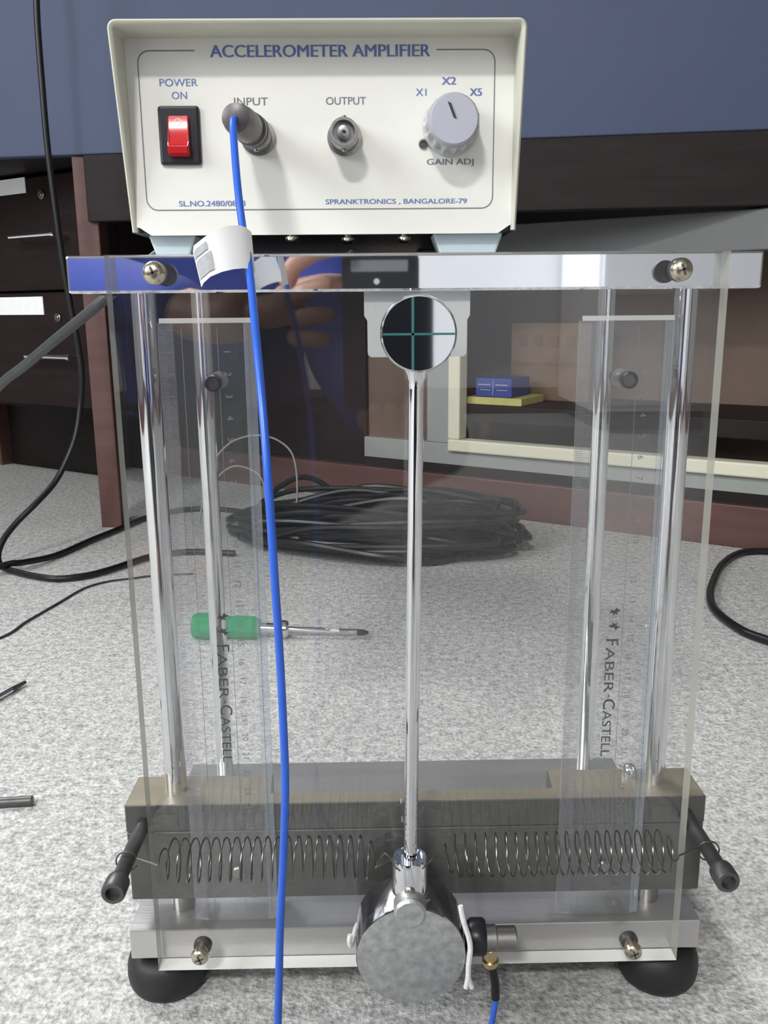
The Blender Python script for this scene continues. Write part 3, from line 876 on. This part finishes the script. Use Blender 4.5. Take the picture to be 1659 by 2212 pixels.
# white string round the bob
b = BM()
tube(b, catmull([(-0.0122, 0.3660, 0.0695), (-0.0127, 0.3655, 0.0660), (-0.0116, 0.3680, 0.0625), (-0.0080, 0.3860, 0.0610), (0.0050, 0.3915, 0.0600), (0.0300, 0.3915, 0.0600), (0.0420, 0.3860, 0.0640), (0.0436, 0.3700, 0.0700)], 6), 0.0012, 8)
tube(b, catmull([(0.0405, 0.3655, 0.0846), (0.0420, 0.3640, 0.0770), (0.0444, 0.3632, 0.0690), (0.0452, 0.3625, 0.0630), (0.0444, 0.3620, 0.0540), (0.0442, 0.3615, 0.0480), (0.0432, 0.3612, 0.0425)], 6), 0.0013, 8)
tube(b, catmull([(0.0443, 0.3618, 0.0490), (0.0450, 0.3615, 0.0455), (0.0462, 0.3612, 0.0425)], 6), 0.0012, 8)
tube(b, catmull([(0.0420, 0.3860, 0.0640), (0.0446, 0.3680, 0.0655), (0.0452, 0.3625, 0.0632)], 6), 0.0011, 8)
obj('cotton_string', b, M['string'], None, True, label='white cotton string tied round the bob, two ends hanging on the right', cat='string')

# ------------------------------------------------------------------ amplifier
am = thing('amplifier', 'cream accelerometer amplifier box with switch, sockets and knob, standing on the polished top plate', 'amplifier', (-0.02, 0.50, 0.386))
AX0, AX1, AZ0, AZ1 = -0.1082, 0.0690, 0.3972, 0.4812
YPan = 0.4248
YB = 0.590
# cover: shell with slanted front edge, open at the bottom
b = BM()
th = 0.0026


def cover_y(z):
    return 0.4052 + (AZ1 - z) / (AZ1 - AZ0) * 0.0195


def u_loop(d, r, k=6):
    x0, x1, z1 = AX0 + d, AX1 - d, AZ1 - d
    o = [(x0, AZ0), (x0, AZ0 + 0.02), (x0, AZ0 + 0.045)]
    for i in range(k + 1):
        t = radians(180 - 90 * i / k); o.append((x0 + r + r * cos(t), z1 - r + r * sin(t)))
    for i in range(k + 1):
        t = radians(90 - 90 * i / k); o.append((x1 - r + r * cos(t), z1 - r + r * sin(t)))
    o += [(x1, AZ0 + 0.045), (x1, AZ0 + 0.02), (x1, AZ0)]
    return o


loops = []
for d, dy, back in ((th, 0.012, True), (th, 0.0012, False), (th * 0.75, 0.0003, False), (th * 0.4, 0.0, False), (th * 0.1, 0.0007, False), (0.0, 0.002, False), (0.0, 0, True)):
    lp = u_loop(d, 0.004 - d if d < 0.003 else 0.0015)
    if back:
        loops.append([b.verts.new((x, YB if d == 0 else YPan + 0.002, z)) for x, z in lp])
    else:
        loops.append([b.verts.new((x, cover_y(z) + dy, z)) for x, z in lp])
for A, B in zip(loops, loops[1:]):
    for i in range(len(A) - 1):
        b.faces.new((A[i], A[i + 1], B[i + 1], B[i]))
obj('cover', b, M['case'], am, True, label='cream cover with a slanting hood')
# chassis: floor, back and the ivory front panel
b = BM(); box(b, (AX0 + 0.003, YPan + 0.004, AZ0), (AX1 - 0.003, YB - 0.002, AZ0 + 0.003)); obj('chassis_floor', b, M['black_plastic'], am)
b = BM(); box(b, (AX0 + th, YB - 0.003, AZ0), (AX1 - th, YB - 0.0005, AZ1 - th)); obj('rear_panel', b, M['case'], am)
b = BM(); prism(b, [(AX0 + 0.0035, AZ0 + 0.0022), (AX0 + 0.009, AZ0 - 0.0014), (AX1 - 0.0085, AZ0 - 0.0014), (AX1 - 0.003, AZ0 + 0.0022), (AX1 - th + 0.0001, AZ0 + 0.0022), (AX1 - th + 0.0001, AZ1 - th), (AX0 + th - 0.0001, AZ1 - th), (AX0 + th - 0.0001, AZ0 + 0.0022)], YPan, YPan + 0.0022)
fp = obj('front_panel', b, M['panel'], am, label='ivory front panel')
YT = YPan - 0.00012
# printed frame line
b = BM()


def hline(pts, wd):
    """a printed line: flat strip along pts in the panel plane"""
    n_ = len(pts)
    L, R = [], []
    for i, (x, z) in enumerate(pts):
        p, q = pts[max(i - 1, 0)], pts[min(i + 1, n_ - 1)]
        dx, dz = q[0] - p[0], q[1] - p[1]
        k = sqrt(dx * dx + dz * dz)
        nx, nz = -dz / k * wd / 2, dx / k * wd / 2
        L.append(b.verts.new((x + nx, YT, z + nz))); R.append(b.verts.new((x - nx, YT, z - nz)))
    for i in range(n_ - 1):
        b.faces.new((L[i], L[i + 1], R[i + 1], R[i]))


fx0, fx1, fz0, fz1, fr_ = -0.1003, 0.0577, 0.4068, 0.4736, 0.0050
arc = lambda cx, cz, a0: [(cx + fr_ * cos(radians(a0 + 15 * i)), cz + fr_ * sin(radians(a0 + 15 * i))) for i in range(7)]
hline([(-0.0751, fz1)] + arc(fx0 + fr_, fz1 - fr_, 90) + arc(fx0 + fr_, fz0 + fr_, 180) + arc(fx1 - fr_, fz0 + fr_, 270) + arc(fx1 - fr_, fz1 - fr_, 0) + [(0.0317, fz1)], 0.0005)
obj('printed_frame', b, M['print_grey'], fp)
for body, x0, x1, z, h, bold, mt in (('ACCELEROMETER AMPLIFIER', -0.0684, 0.0286, 0.4708, 0.0050, 0.09, 'print_blue'), ('POWER', -0.0913, -0.0745, 0.4591, 0.0031, 0.03, 'print_blue'), ('ON', -0.0862, -0.0795, 0.4538, 0.0031, 0.03, 'print_blue'),
                                     ('INPUT', -0.0587, -0.0437, 0.4511, 0.0032, 0.03, 'print_grey'), ('OUTPUT', -0.0177, 0.0001, 0.4512, 0.0032, 0.03, 'print_grey'), ('X1', 0.0225, 0.0272, 0.4547, 0.0030, 0.03, 'print_blue'), ('X2', 0.0340, 0.0402, 0.4593, 0.0031, 0.12, 'print_blue'), ('X5', 0.0466, 0.0518, 0.4546, 0.0031, 0.12, 'print_blue'),
                                     ('GAIN ADJ', 0.0275, 0.0487, 0.4249, 0.0033, 0.05, 'print_grey'), ('SL.NO.2480/0823', -0.0858, -0.0556, 0.4084, 0.0024, 0.07, 'print_blue'), ('SPRANKTRONICS , BANGALORE-79', -0.0189, 0.0458, 0.4086, 0.0025, 0.07, 'print_blue')):
    obj('lettering', text_bm(body, XZ(x0, YT, z), x1 - x0, h, 'l', bold), M[mt], fp)
# power switch
sx, sz = -0.0834, 0.4384
b = BM(); box(b, (sx - 0.0092, YPan - 0.0022, sz - 0.0124), (sx + 0.0092, YPan, sz + 0.0124), 0.0012)
sw = obj('power_switch', b, M['black_plastic'], am, label='black framed rocker switch')
b = BM()
ro = [(YPan - 0.0022, sz + 0.0082), (YPan - 0.0036, sz + 0.0078), (YPan - 0.0052, sz - 0.0028), (YPan - 0.0075, sz - 0.0050), (YPan - 0.0065, sz - 0.0085), (YPan - 0.0022, sz - 0.0092)]
A = [b.verts.new((sx - 0.0046, y, z)) for y, z in ro]; B = [b.verts.new((sx + 0.0046, y, z)) for y, z in ro]
b.faces.new(A); b.faces.new(B[::-1])
for i in range(6): b.faces.new((A[i], A[(i + 1) % 6], B[(i + 1) % 6], B[i]))
bmesh.ops.bevel(b, geom=b.edges[:], offset=0.0005, segments=2, affect='EDGES')
rk = obj('rocker', b, M['red_plastic'], sw, True, label='red rocker')
b = BM()
for i in range(20):
    a, c = 2 * pi * i / 20, 2 * pi * (i + 1) / 20
    y_ = YPan - 0.00412
    vs = [b.verts.new((sx + r_ * cos(t), y_ - 0.0009 * (-(r_ * sin(t)) / 0.006), sz + 0.0052 + r_ * sin(t))) for r_, t in ((0.0012, a), (0.0012, c), (0.0016, c), (0.0016, a))]
    b.faces.new(vs)
obj('off_mark', b, M['white_print'], sw)


# BNC sockets
def bnc(x, z, lb):
    b = BM()
    lathe(b, (x, YPan, z), (x, 0.40, z), [(0, 0), (0.0078, 0), (0.0078, 0.0018), (0.0062, 0.0019), (0.0058, 0.0040), (0.0062, 0.0042), (0.0062, 0.0145), (0.0057, 0.0152), (0.0049, 0.0152), (0.0047, 0.0105), (0.0030, 0.0105), (0.0030, 0.0135), (0.0022, 0.0138), (0.0009, 0.0138), (0.0007, 0.0110), (0, 0.0110)], 36)
    for s in (-1, 1):
        cyl(b, (x, 0.4145, z + s * 0.0060), (x, 0.4145, z + s * 0.0074), 0.0011, 10)
    return obj('socket', b, M['nickel'], am, True, label=lb)


bnc(-0.0096, 0.4372, 'round metal output socket')
bnc(-0.0484, 0.4376, 'round metal input socket')
# gain knob: scalloped skirt and domed face
kx, kz = 0.0382, 0.4416
b = BM()
N_ = 90
prof = [(0.0125, 0.0), (0.0125, 0.0012), (0.0118, 0.0020), (0.0116, 0.0135), (0.0112, 0.0142)]
rings = []
for r_, t_ in prof:
    rings.append([b.verts.new((kx + (r_ - (0.0015 * (0.5 + 0.5 * cos(15 * 2 * pi * i / N_)) if 0.0015 < t_ < 0.0140 else 0)) * cos(2 * pi * i / N_), YPan - 0.0008 - t_, kz + (r_ - (0.0015 * (0.5 + 0.5 * cos(15 * 2 * pi * i / N_)) if 0.0015 < t_ < 0.0140 else 0)) * sin(2 * pi * i / N_))) for i in range(N_)])
for A, B in zip(rings, rings[1:]):
    for i in range(N_): b.faces.new((A[i], A[(i + 1) % N_], B[(i + 1) % N_], B[i]))
b.faces.new(rings[0]); b.faces.new(rings[-1])
kb = obj('gain_knob', b, M['knob_side'], am, True, label='pale grey knob with scalloped side')
b = BM(); lathe(b, (kx, YPan - 0.0148, kz), (kx, 0.39, kz), [(0, 0), (0.0108, 0), (0.0108, 0.0022), (0.0100, 0.0032), (0, 0.0034)], 56); kf = obj('knob_face', b, M['knob'], kb, True)
b = BM(); box(b, (-0.0007, -0.0003, 0.0002), (0.0007, 0.0002, 0.0070), 0, 2, frame((kx + 0.0004, YPan - 0.0183, kz), (cos(radians(-22)), 0, -sin(radians(-22)) * -1), (0, 1, 0), (sin(radians(-22)), 0, cos(radians(-22))))); obj('pointer_line', b, M['print_ruler'], kb)
b = BM(); lathe(b, (0.0258, YPan, 0.4345), (0.0258, 0.41, 0.4345), [(0, 0), (0.0020, 0), (0.0020, 0.0012), (0.0012, 0.0013), (0.0010, 0.0006), (0, 0.0006)], 20); obj('stop_screw', b, M['dark_metal'], am, True)
# feet and underside screws
for x0, x1 in ((-0.1018, -0.0800), (0.0310, 0.0634)):
    for y0 in (0.430, 0.560):
        b = BM(); box(b, (x0, y0, 0.3862), (x1, y0 + 0.020, AZ0 - 0.0005), 0.001)
        for v in b.verts:
            if v.co.z < 0.389: v.co.x += (0.0030 if v.co.x < (x0 + x1) / 2 else -0.0030)
        obj('foot', b, M['foot_plastic'], am, label='pale blue grey plastic foot')
for x, y in ((-0.0360, 0.440), (-0.0095, 0.450), (0.0180, 0.446), (-0.0095, 0.560)):
    b = BM(); lathe(b, (x, y, AZ0), (x, y, 0.38), [(0, 0), (0.0018, 0), (0.0018, 0.0012), (0.0032, 0.0013), (0.0030, 0.0028), (0.0018, 0.0040), (0, 0.0042)], 18); obj('underside_screw', b, M['brass_screw'], am, True)

# power cord of the amplifier
b = BM()
tube(b, catmull([(-0.085, 0.592, 0.425), (-0.095, 0.606, 0.424), (-0.1180, 0.612, 0.4105), (-0.1390, 0.606, 0.3975), (-0.1738, 0.605, 0.3708), (-0.2000, 0.620, 0.3545), (-0.2256, 0.64, 0.3401), (-0.2580, 0.670, 0.3225), (-0.2894, 0.70, 0.3063), (-0.345, 0.76, 0.270), (-0.43, 0.86, 0.17), (-0.52, 0.95, 0.05), (-0.58, 1.0, 0.006), (-0.70, 1.05, 0.0045), (-0.85, 1.0, 0.0045)], 8), 0.0036, 12)
pc = obj('power_cord', b, M['cable_grey'], None, True, label='thick dark grey power cord slanting from the amplifier back down to the left', cat='cord')

# ------------------------------------------------------------------ cables on the floor
b = BM()
tube(b, catmull([(-0.451, 1.35, 0.99), (-0.453, 1.35, 0.90), (-0.451, 1.35, 0.816), (-0.454, 1.35, 0.747), (-0.455, 1.35, 0.663), (-0.455, 1.35, 0.590), (-0.452, 1.35, 0.515), (-0.448, 1.35, 0.437), (-0.442, 1.35, 0.371), (-0.436, 1.35, 0.317), (-0.434, 1.35, 0.269), (-0.439, 1.35, 0.227), (-0.446, 1.34, 0.182), (-0.458, 1.33, 0.148), (-0.475, 1.31, 0.112), (-0.495, 1.28, 0.086), (-0.517, 1.26, 0.063), (-0.531, 1.24, 0.042), (-0.535, 1.225, 0.022), (-0.527, 1.215, 0.009), (-0.500, 1.196, 0.006), (-0.466, 1.176, 0.0055), (-0.430, 1.162, 0.0055), (-0.395, 1.175, 0.0055), (-0.369, 1.205, 0.0055), (-0.334, 1.262, 0.0055), (-0.300, 1.286, 0.0055), (-0.262, 1.292, 0.0055), (-0.205, 1.280, 0.0055)], 8), 0.0045, 10)
tube(b, catmull([(-0.451, 1.35, 0.99), (-0.450, 1.38, 1.04), (-0.449, 1.44, 1.06), (-0.447, 1.50, 1.058), (-0.44, 1.60, 1.05)], 6), 0.0045, 10)
obj('hanging_cable', b, M['cable_black'], None, True, label='thin black cable hanging down the blue board and curling along the carpet', cat='cable')
b = BM()
tube(b, catmull([(-0.62, 1.10, 0.0055), (-0.56, 1.165, 0.0055), (-0.516, 1.206, 0.014), (-0.500, 1.222, 0.012), (-0.474, 1.280, 0.0055), (-0.447, 1.372, 0.0055), (-0.424, 1.440, 0.0055), (-0.398, 1.520, 0.0055), (-0.350, 1.580, 0.0055), (-0.28, 1.585, 0.0055), (-0.20, 1.54, 0.0055)], 8), 0.0045, 10)
obj('floor_cable', b, M['cable_black'], None, True, label='black cable running along the carpet past the table leg to the coil', cat='cable')
b = BM()
tube(b, catmull([(-0.50, 0.90, 0.0016), (-0.426, 0.945, 0.0016), (-0.412, 1.005, 0.0018), (-0.397, 1.073, 0.0016), (-0.384, 1.128, 0.0018), (-0.362, 1.158, 0.0016), (-0.328, 1.173, 0.0016), (-0.300, 1.184, 0.0016), (-0.25, 1.19, 0.0016)], 8), 0.0014, 8)
obj('thin_wire', b, M['cable_grey'], None, True, label='thin dark wire on the carpet left of the rig', cat='wire')
b = BM()
tube(b, catmull([(0.80, 1.24, 0.0055), (0.66, 1.245, 0.0055), (0.600, 1.252, 0.0055), (0.550, 1.248, 0.0055), (0.497, 1.188, 0.0055), (0.451, 1.104, 0.0055), (0.426, 1.047, 0.0055), (0.413, 0.996, 0.0055), (0.415, 0.940, 0.0055), (0.427, 0.906, 0.0055), (0.470, 0.86, 0.0055), (0.60, 0.80, 0.0055)], 8), 0.0050, 10)
obj('floor_cable', b, M['cable_black'], None, True, label='black cable looped on the carpet right of the rig', cat='cable')

# big coil of black cable: one long cable wound in a flat figure
b = BM()
rng = random.Random(3)
pts = []
NT = 46
ang = 0.0
for t in range(NT):
    rx = 0.200 + rng.uniform(-0.055, 0.030); ry = 0.105 + rng.uniform(-0.05, 0.018)
    ox, oy = rng.uniform(-0.025, 0.02), rng.uniform(-0.02, 0.02)
    hz = 0.006 + 0.056 * rng.random() ** 0.8
    tilt = rng.uniform(-0.02, 0.03)
    for k in range(10):
        a = 2 * pi * k / 10
        wob = 1 + rng.uniform(-0.05, 0.05)
        lx, ly = rx * cos(a) * wob, ry * sin(a) * wob
        ca, sa = cos(-0.25), sin(-0.25)
        z = max(0.006, hz * (0.55 + 0.45 * sin(a) ** 2) + tilt * cos(a) + 0.012 * rng.random())
        pts.append((0.005 + ox + lx * ca - ly * sa, 1.345 + oy + lx * sa + ly * ca, z))
tube(b, catmull(pts, 5), 0.0046, 7)
cc = thing('cable_coil', 'big tangled coil of black cable lying on the carpet in front of the kick board', 'cable', (0, 1.345, 0))
obj('coil', b, M['cable_black'], cc, True)
b = BM()
tube(b, catmull([(-0.17, 1.30, 0.05), (-0.10, 1.27, 0.055), (0.02, 1.235, 0.050), (0.12, 1.215, 0.035), (0.19, 1.235, 0.018), (0.215, 1.27, 0.012), (0.185, 1.295, 0.02)], 8), 0.0046, 8)
tube(b, catmull([(-0.20, 1.40, 0.02), (-0.16, 1.46, 0.065), (-0.11, 1.47, 0.085), (-0.06, 1.45, 0.06), (-0.06, 1.40, 0.03)], 8), 0.0046, 8)
obj('loose_turn', b, M['cable_black'], cc, True)
b = BM()
tube(b, catmull([(-0.285, 1.43, 0.02), (-0.268, 1.44, 0.10), (-0.235, 1.45, 0.145), (-0.19, 1.45, 0.160), (-0.15, 1.45, 0.150), (-0.125, 1.44, 0.120), (-0.122, 1.42, 0.05), (-0.14, 1.40, 0.02)], 8), 0.0016, 8)
tube(b, catmull([(-0.275, 1.41, 0.012), (-0.262, 1.42, 0.075), (-0.235, 1.425, 0.108), (-0.205, 1.42, 0.112), (-0.175, 1.41, 0.09), (-0.17, 1.40, 0.02)], 8), 0.0014, 8)
obj('thin_wire', b, M['wire_grey'], None, True, label='thin grey wire arching above the left end of the cable coil', cat='wire')

# screwdriver
sd = thing('screwdriver', 'screwdriver with a clear green handle and bright shaft lying on the carpet behind the rig', 'screwdriver', (-0.1, 0.942, 0))
A_, B_ = (-0.222, 0.946, 0.0155), (-0.004, 0.937, 0.0062)
b = BM(); lathe(b, A_, B_, [(0, 0.018), (0.006, 0.018), (0.0125, 0.0195), (0.0150, 0.024), (0.0152, 0.042), (0.0140, 0.056), (0.0125, 0.062), (0.0136, 0.068), (0.0136, 0.088), (0.0118, 0.093), (0.0100, 0.096), (0, 0.0965)], 12); hd = obj('handle', b, M['green'], sd, False, label='clear green faceted handle')
b = BM(); lathe(b, A_, B_, [(0, 0.058), (0.0085, 0.058), (0.0085, 0.078), (0, 0.078)], 12); obj('grip_core', b, M['black_plastic'], hd, True)
b = BM(); lathe(b, A_, B_, [(0, 0.0965), (0.0062, 0.0966), (0.0066, 0.116), (0.0102, 0.117), (0.0102, 0.1255), (0.0080, 0.128), (0, 0.128)], 24); obj('ferrule', b, M['chrome'], sd, True)
b = BM(); lathe(b, A_, B_, [(0, 0.127), (0.0034, 0.127), (0.0034, 0.184), (0.0037, 0.1845), (0.0037, 0.1865), (0.0034, 0.187), (0.0034, 0.206), (0, 0.206)], 20); sh = obj('shaft', b, M['chrome'], sd, True)
b = BM(); lathe(b, A_, B_, [(0, 0.2055), (0.0036, 0.2056), (0.0034, 0.212), (0.0016, 0.218), (0, 0.2185)], 16); obj('tip', b, M['dark_metal'], sd, True, label='dark tip')

# two rods whose ends reach in from the left
pr = thing('steel_probe', 'thin bright steel rod end on the carpet at the left edge, above the dark rod', 'rod', (-0.36, 0.79, 0))
b = BM(); tube(b, [(-0.47, 0.47, 0.0034), (-0.352, 0.802, 0.0034)], 0.0028, 12); obj('rod_body', b, M['chrome'], pr, True)
b = BM(); tube(b, [(-0.352, 0.802, 0.0034), (-0.3455, 0.8205, 0.0034)], [0.0029, 0.0018], 12); obj('rod_tip', b, M['dark_metal'], pr, True)
b = BM(); cyl(b, (-0.50, 0.580, 0.0042), (-0.2565, 0.600, 0.0042), 0.0038, 16, 0.0005)
obj('dark_rod', b, M['dark_metal'], None, True, label='dark grey rod end on the carpet at the left edge, level with the cross beam', cat='rod')

# ------------------------------------------------------------------ the photographer, seen only in the polished bar and the acrylic


def skin_obj(name, verts, edges, radii, mt, parent, levels=2, root=0):
    me = bpy.data.meshes.new(name)
    me.from_pydata([Vector(v) for v in verts], edges, [])
    me.materials.append(mt)
    o = bpy.data.objects.new(name, me)
    COL.objects.link(o)
    o.parent = parent
    if parent.type == 'EMPTY':
        o.matrix_parent_inverse = Matrix.Translation(-Vector(parent.location))
    md = o.modifiers.new('skin', 'SKIN')
    md.use_smooth_shade = True
    for i, r in enumerate(radii):
        sv = me.skin_vertices[0].data[i]
        sv.radius = r if isinstance(r, tuple) else (r, r)
        sv.use_root = i == root
    sb = o.modifiers.new('smooth', 'SUBSURF')
    sb.levels = sb.render_levels = levels
    return o


pe = thing('person', 'person in blue shirt sitting on the floor holding a phone, mirrored in the bar', 'person', (-0.15, -0.55, 0))
# body: one surface
V = [(-0.24, -0.60, 0.125), (-0.24, -0.59, 0.25), (-0.24, -0.57, 0.40), (-0.23, -0.55, 0.53), (-0.22, -0.53, 0.61), (-0.21, -0.51, 0.665),
     (-0.40, -0.55, 0.545), (-0.385, -0.36, 0.400), (-0.150, -0.090, 0.352), (-0.112, -0.050, 0.358),
     (-0.08, -0.55, 0.545), (-0.035, -0.40, 0.300), (0.020, -0.12, 0.238), (0.030, -0.070, 0.248),
     (-0.325, -0.56, 0.115), (-0.52, -0.34, 0.185), (-0.29, -0.26, 0.065), (-0.19, -0.28, 0.045),
     (-0.155, -0.56, 0.115), (0.115, -0.34, 0.215), (-0.15, -0.37, 0.070), (-0.26, -0.38, 0.050)]
E_ = [(0, 1), (1, 2), (2, 3), (3, 4), (4, 5), (3, 6), (6, 7), (7, 8), (8, 9), (3, 10), (10, 11), (11, 12), (12, 13), (0, 14), (14, 15), (15, 16), (16, 17), (0, 18), (18, 19), (19, 20), (20, 21)]
R_ = [(0.15, 0.11), (0.135, 0.10), (0.15, 0.105), (0.12, 0.085), 0.055, 0.052, 0.055, 0.040, 0.026, 0.026, 0.055, 0.040, 0.026, 0.026, 0.08, 0.058, 0.036, 0.034, 0.08, 0.058, 0.036, 0.034]
skin_obj('body', V, E_, R_, M['skin'], pe)
# clothes over it
Vs = V[:5] + [V[6], V[7], (-0.172, -0.115, 0.357), V[10], V[11], (0.015, -0.145, 0.2425)]
skin_obj('shirt', Vs, [(0, 1), (1, 2), (2, 3), (3, 4), (3, 5), (5, 6), (6, 7), (3, 8), (8, 9), (9, 10)], [(0.162, 0.122), (0.147, 0.112), (0.162, 0.118), (0.135, 0.098), 0.064, 0.066, 0.054, 0.036, 0.066, 0.054, 0.036], M['shirt'], pe)
skin_obj('trousers', [V[0], V[14], V[15], (-0.20, -0.275, 0.05), V[18], V[19], (-0.25, -0.375, 0.055)], [(0, 1), (1, 2), (2, 3), (0, 4), (4, 5), (5, 6)], [(0.160, 0.119), 0.090, 0.068, 0.046, 0.090, 0.068, 0.046], M['trousers'], pe)
for a, c in (((-0.19, -0.28, 0.042), (-0.085, -0.31, 0.030)), ((-0.26, -0.38, 0.045), (-0.36, -0.40, 0.030))):
    skin_obj('shoe', [a, tuple((p + q) / 2 for p, q in zip(a, c)), c], [(0, 1), (1, 2)], [0.038, 0.036, 0.026], M['black_plastic'], pe)
# head with face
hc = Vector((-0.20, -0.465, 0.765))
b = BM()
bmesh.ops.create_uvsphere(b, u_segments=32, v_segments=24, radius=1)
for v in b.verts:
    x, y, z = v.co
    wx = 0.072 * (1 - 0.22 * max(0, -z)); dy = 0.092; hz = 0.112
    yy = y * dy
    if y > 0: yy -= 0.010 * (y ** 2) * (0.4 + max(0, z))
    if y > 0.3 and -0.5 < z < 0.15:      # nose
        yy += 0.024 * math.exp(-(x / 0.14) ** 2) * max(0, 1 - abs(z + 0.22) / 0.32)
    if y > 0.3:                            # eye sockets
        yy -= 0.009 * math.exp(-((abs(x) - 0.42) / 0.17) ** 2 - ((z - 0.04) / 0.13) ** 2)
        yy += 0.006 * math.exp(-(x / 0.28) ** 2 - ((z + 0.55) / 0.08) ** 2)
    v.co = Vector((x * wx, yy, z * hz))
mh = Matrix.Translation(hc) @ Matrix.Rotation(radians(-24), 4, 'X')
bmesh.ops.transform(b, matrix=mh, verts=b.verts[:])
hd_ = obj('head', b, M['skin'], pe, True)
for s in (-1, 1):
    b = BM(); bmesh.ops.create_uvsphere(b, u_segments=14, v_segments=10, radius=0.0115, matrix=mh @ Matrix.Translation((s * 0.030, 0.070, 0.005))); obj('eye', b, M['white_print'], hd_, True)
    b = BM(); bmesh.ops.create_uvsphere(b, u_segments=12, v_segments=8, radius=0.022, matrix=mh @ Matrix.Translation((s * 0.071, -0.005, -0.005)) @ Matrix.Diagonal((0.35, 0.7, 1.25, 1))); obj('ear', b, M['skin'], hd_, True)
b = BM(); bmesh.ops.create_uvsphere(b, u_segments=16, v_segments=8, radius=0.02, matrix=mh @ Matrix.Translation((0, 0.078, -0.060)) @ Matrix.Diagonal((1.1, 0.35, 0.28, 1))); obj('mouth', b, M['skin'], hd_, True)
b = BM(); bmesh.ops.create_uvsphere(b, u_segments=28, v_segments=20, radius=1)
bmesh.ops.delete(b, geom=[v for v in b.verts if v.co.z < 0.25 and v.co.y > 0.15 or v.co.z < -0.45], context='VERTS')
for v in b.verts: v.co = Vector((v.co.x * 0.080, v.co.y * 0.100 - 0.004, v.co.z * 0.120 + 0.004))
bmesh.ops.transform(b, matrix=mh, verts=b.verts[:]); obj('hair', b, M['hair'], pe, True)


# hands: palm and five bent fingers each
def hand(palm, fingers, thumb, nm):
    V_ = [Vector(p) for p in palm]; E2 = [(i, i + 1) for i in range(len(palm) - 1)]; R2 = [(0.026, 0.020), (0.030, 0.016), (0.026, 0.014)][:len(palm)]
    o = skin_obj(nm, V_, E2, R2, M['skin'], pe)
    for f in fingers + [thumb]:
        n_ = len(f)
        rr = [0.0095, 0.0088, 0.0080, 0.0070, 0.0058][:n_]
        skin_obj('finger' if f is not thumb else 'thumb', f, [(i, i + 1) for i in range(n_ - 1)], rr if f is not thumb else [x * 1.12 for x in rr], M['skin'], o)


hand([(-0.112, -0.050, 0.358), (-0.078, -0.032, 0.362), (-0.058, -0.022, 0.366)],
     [[(-0.075, -0.024, 0.384), (-0.066, 0.000, 0.400), (-0.046, 0.006, 0.411), (-0.026, 0.004, 0.4145), (-0.014, 0.003, 0.413)],
      [(-0.068, -0.024, 0.368), (-0.058, 0.000, 0.378), (-0.044, 0.006, 0.382), (-0.030, 0.003, 0.384)],
      [(-0.068, -0.026, 0.352), (-0.056, 0.000, 0.356), (-0.042, 0.006, 0.357), (-0.028, 0.003, 0.357)],
      [(-0.070, -0.030, 0.338), (-0.058, -0.004, 0.336), (-0.044, 0.003, 0.336), (-0.032, 0.002, 0.336)]],
     [(-0.088, -0.050, 0.372), (-0.064, -0.048, 0.382), (-0.040, -0.026, 0.386), (-0.018, -0.021, 0.386)], 'left_hand')
hand([(0.030, -0.070, 0.248), (0.030, -0.048, 0.256), (0.030, -0.032, 0.262)],
     [[(0.046, -0.030, 0.268), (0.052, -0.012, 0.276), (0.050, 0.000, 0.284), (0.046, 0.003, 0.290)],
      [(0.034, -0.028, 0.262), (0.036, -0.008, 0.262), (0.035, 0.003, 0.272), (0.034, 0.002, 0.280)],
      [(0.022, -0.028, 0.262), (0.021, -0.008, 0.262), (0.020, 0.003, 0.272), (0.020, 0.002, 0.280)],
      [(0.010, -0.030, 0.264), (0.007, -0.010, 0.264), (0.006, 0.002, 0.272), (0.006, 0.002, 0.279)]],
     [(0.044, -0.058, 0.262), (0.050, -0.046, 0.276), (0.044, -0.030, 0.290), (0.034, -0.022, 0.298)], 'right_hand')
# the phone in those hands; the camera looks out of its back
ph = thing('phone', 'black phone with a silver strip, held up in both hands by the person', 'phone', (0.012, -0.011, 0.28))
b = BM(); prism(b, rrect(-0.023, 0.046, 0.272, 0.412, 0.008, 5), -0.0145, -0.006); obj('shell', b, M['phone'], ph, False)
b = BM(); prism(b, rrect(-0.015, 0.036, 0.3945, 0.4045, 0.001, 2), -0.0060, -0.0056); obj('silver_strip', b, M['phone_strip'], ph)
b = BM(); cyl(b, (0.008, -0.006, 0.386), (0.008, -0.0052, 0.386), 0.0026, 20); obj('flash_window', b, M['paper'], ph, True)
b = BM(); lathe(b, (0, -0.006, CAM_H), (0, 0, CAM_H), [(0, 0), (0.0058, 0), (0.0056, 0.0012), (0.0044, 0.0012), (0.0042, 0.0006), (0, 0.0006)], 28); obj('lens', b, M['lens'], ph, True)
b = BM(); prism(b, rrect(-0.021, 0.043, 0.282, 0.402, 0.003, 3), -0.0150, -0.0145); obj('screen', b, M['lens'], ph)
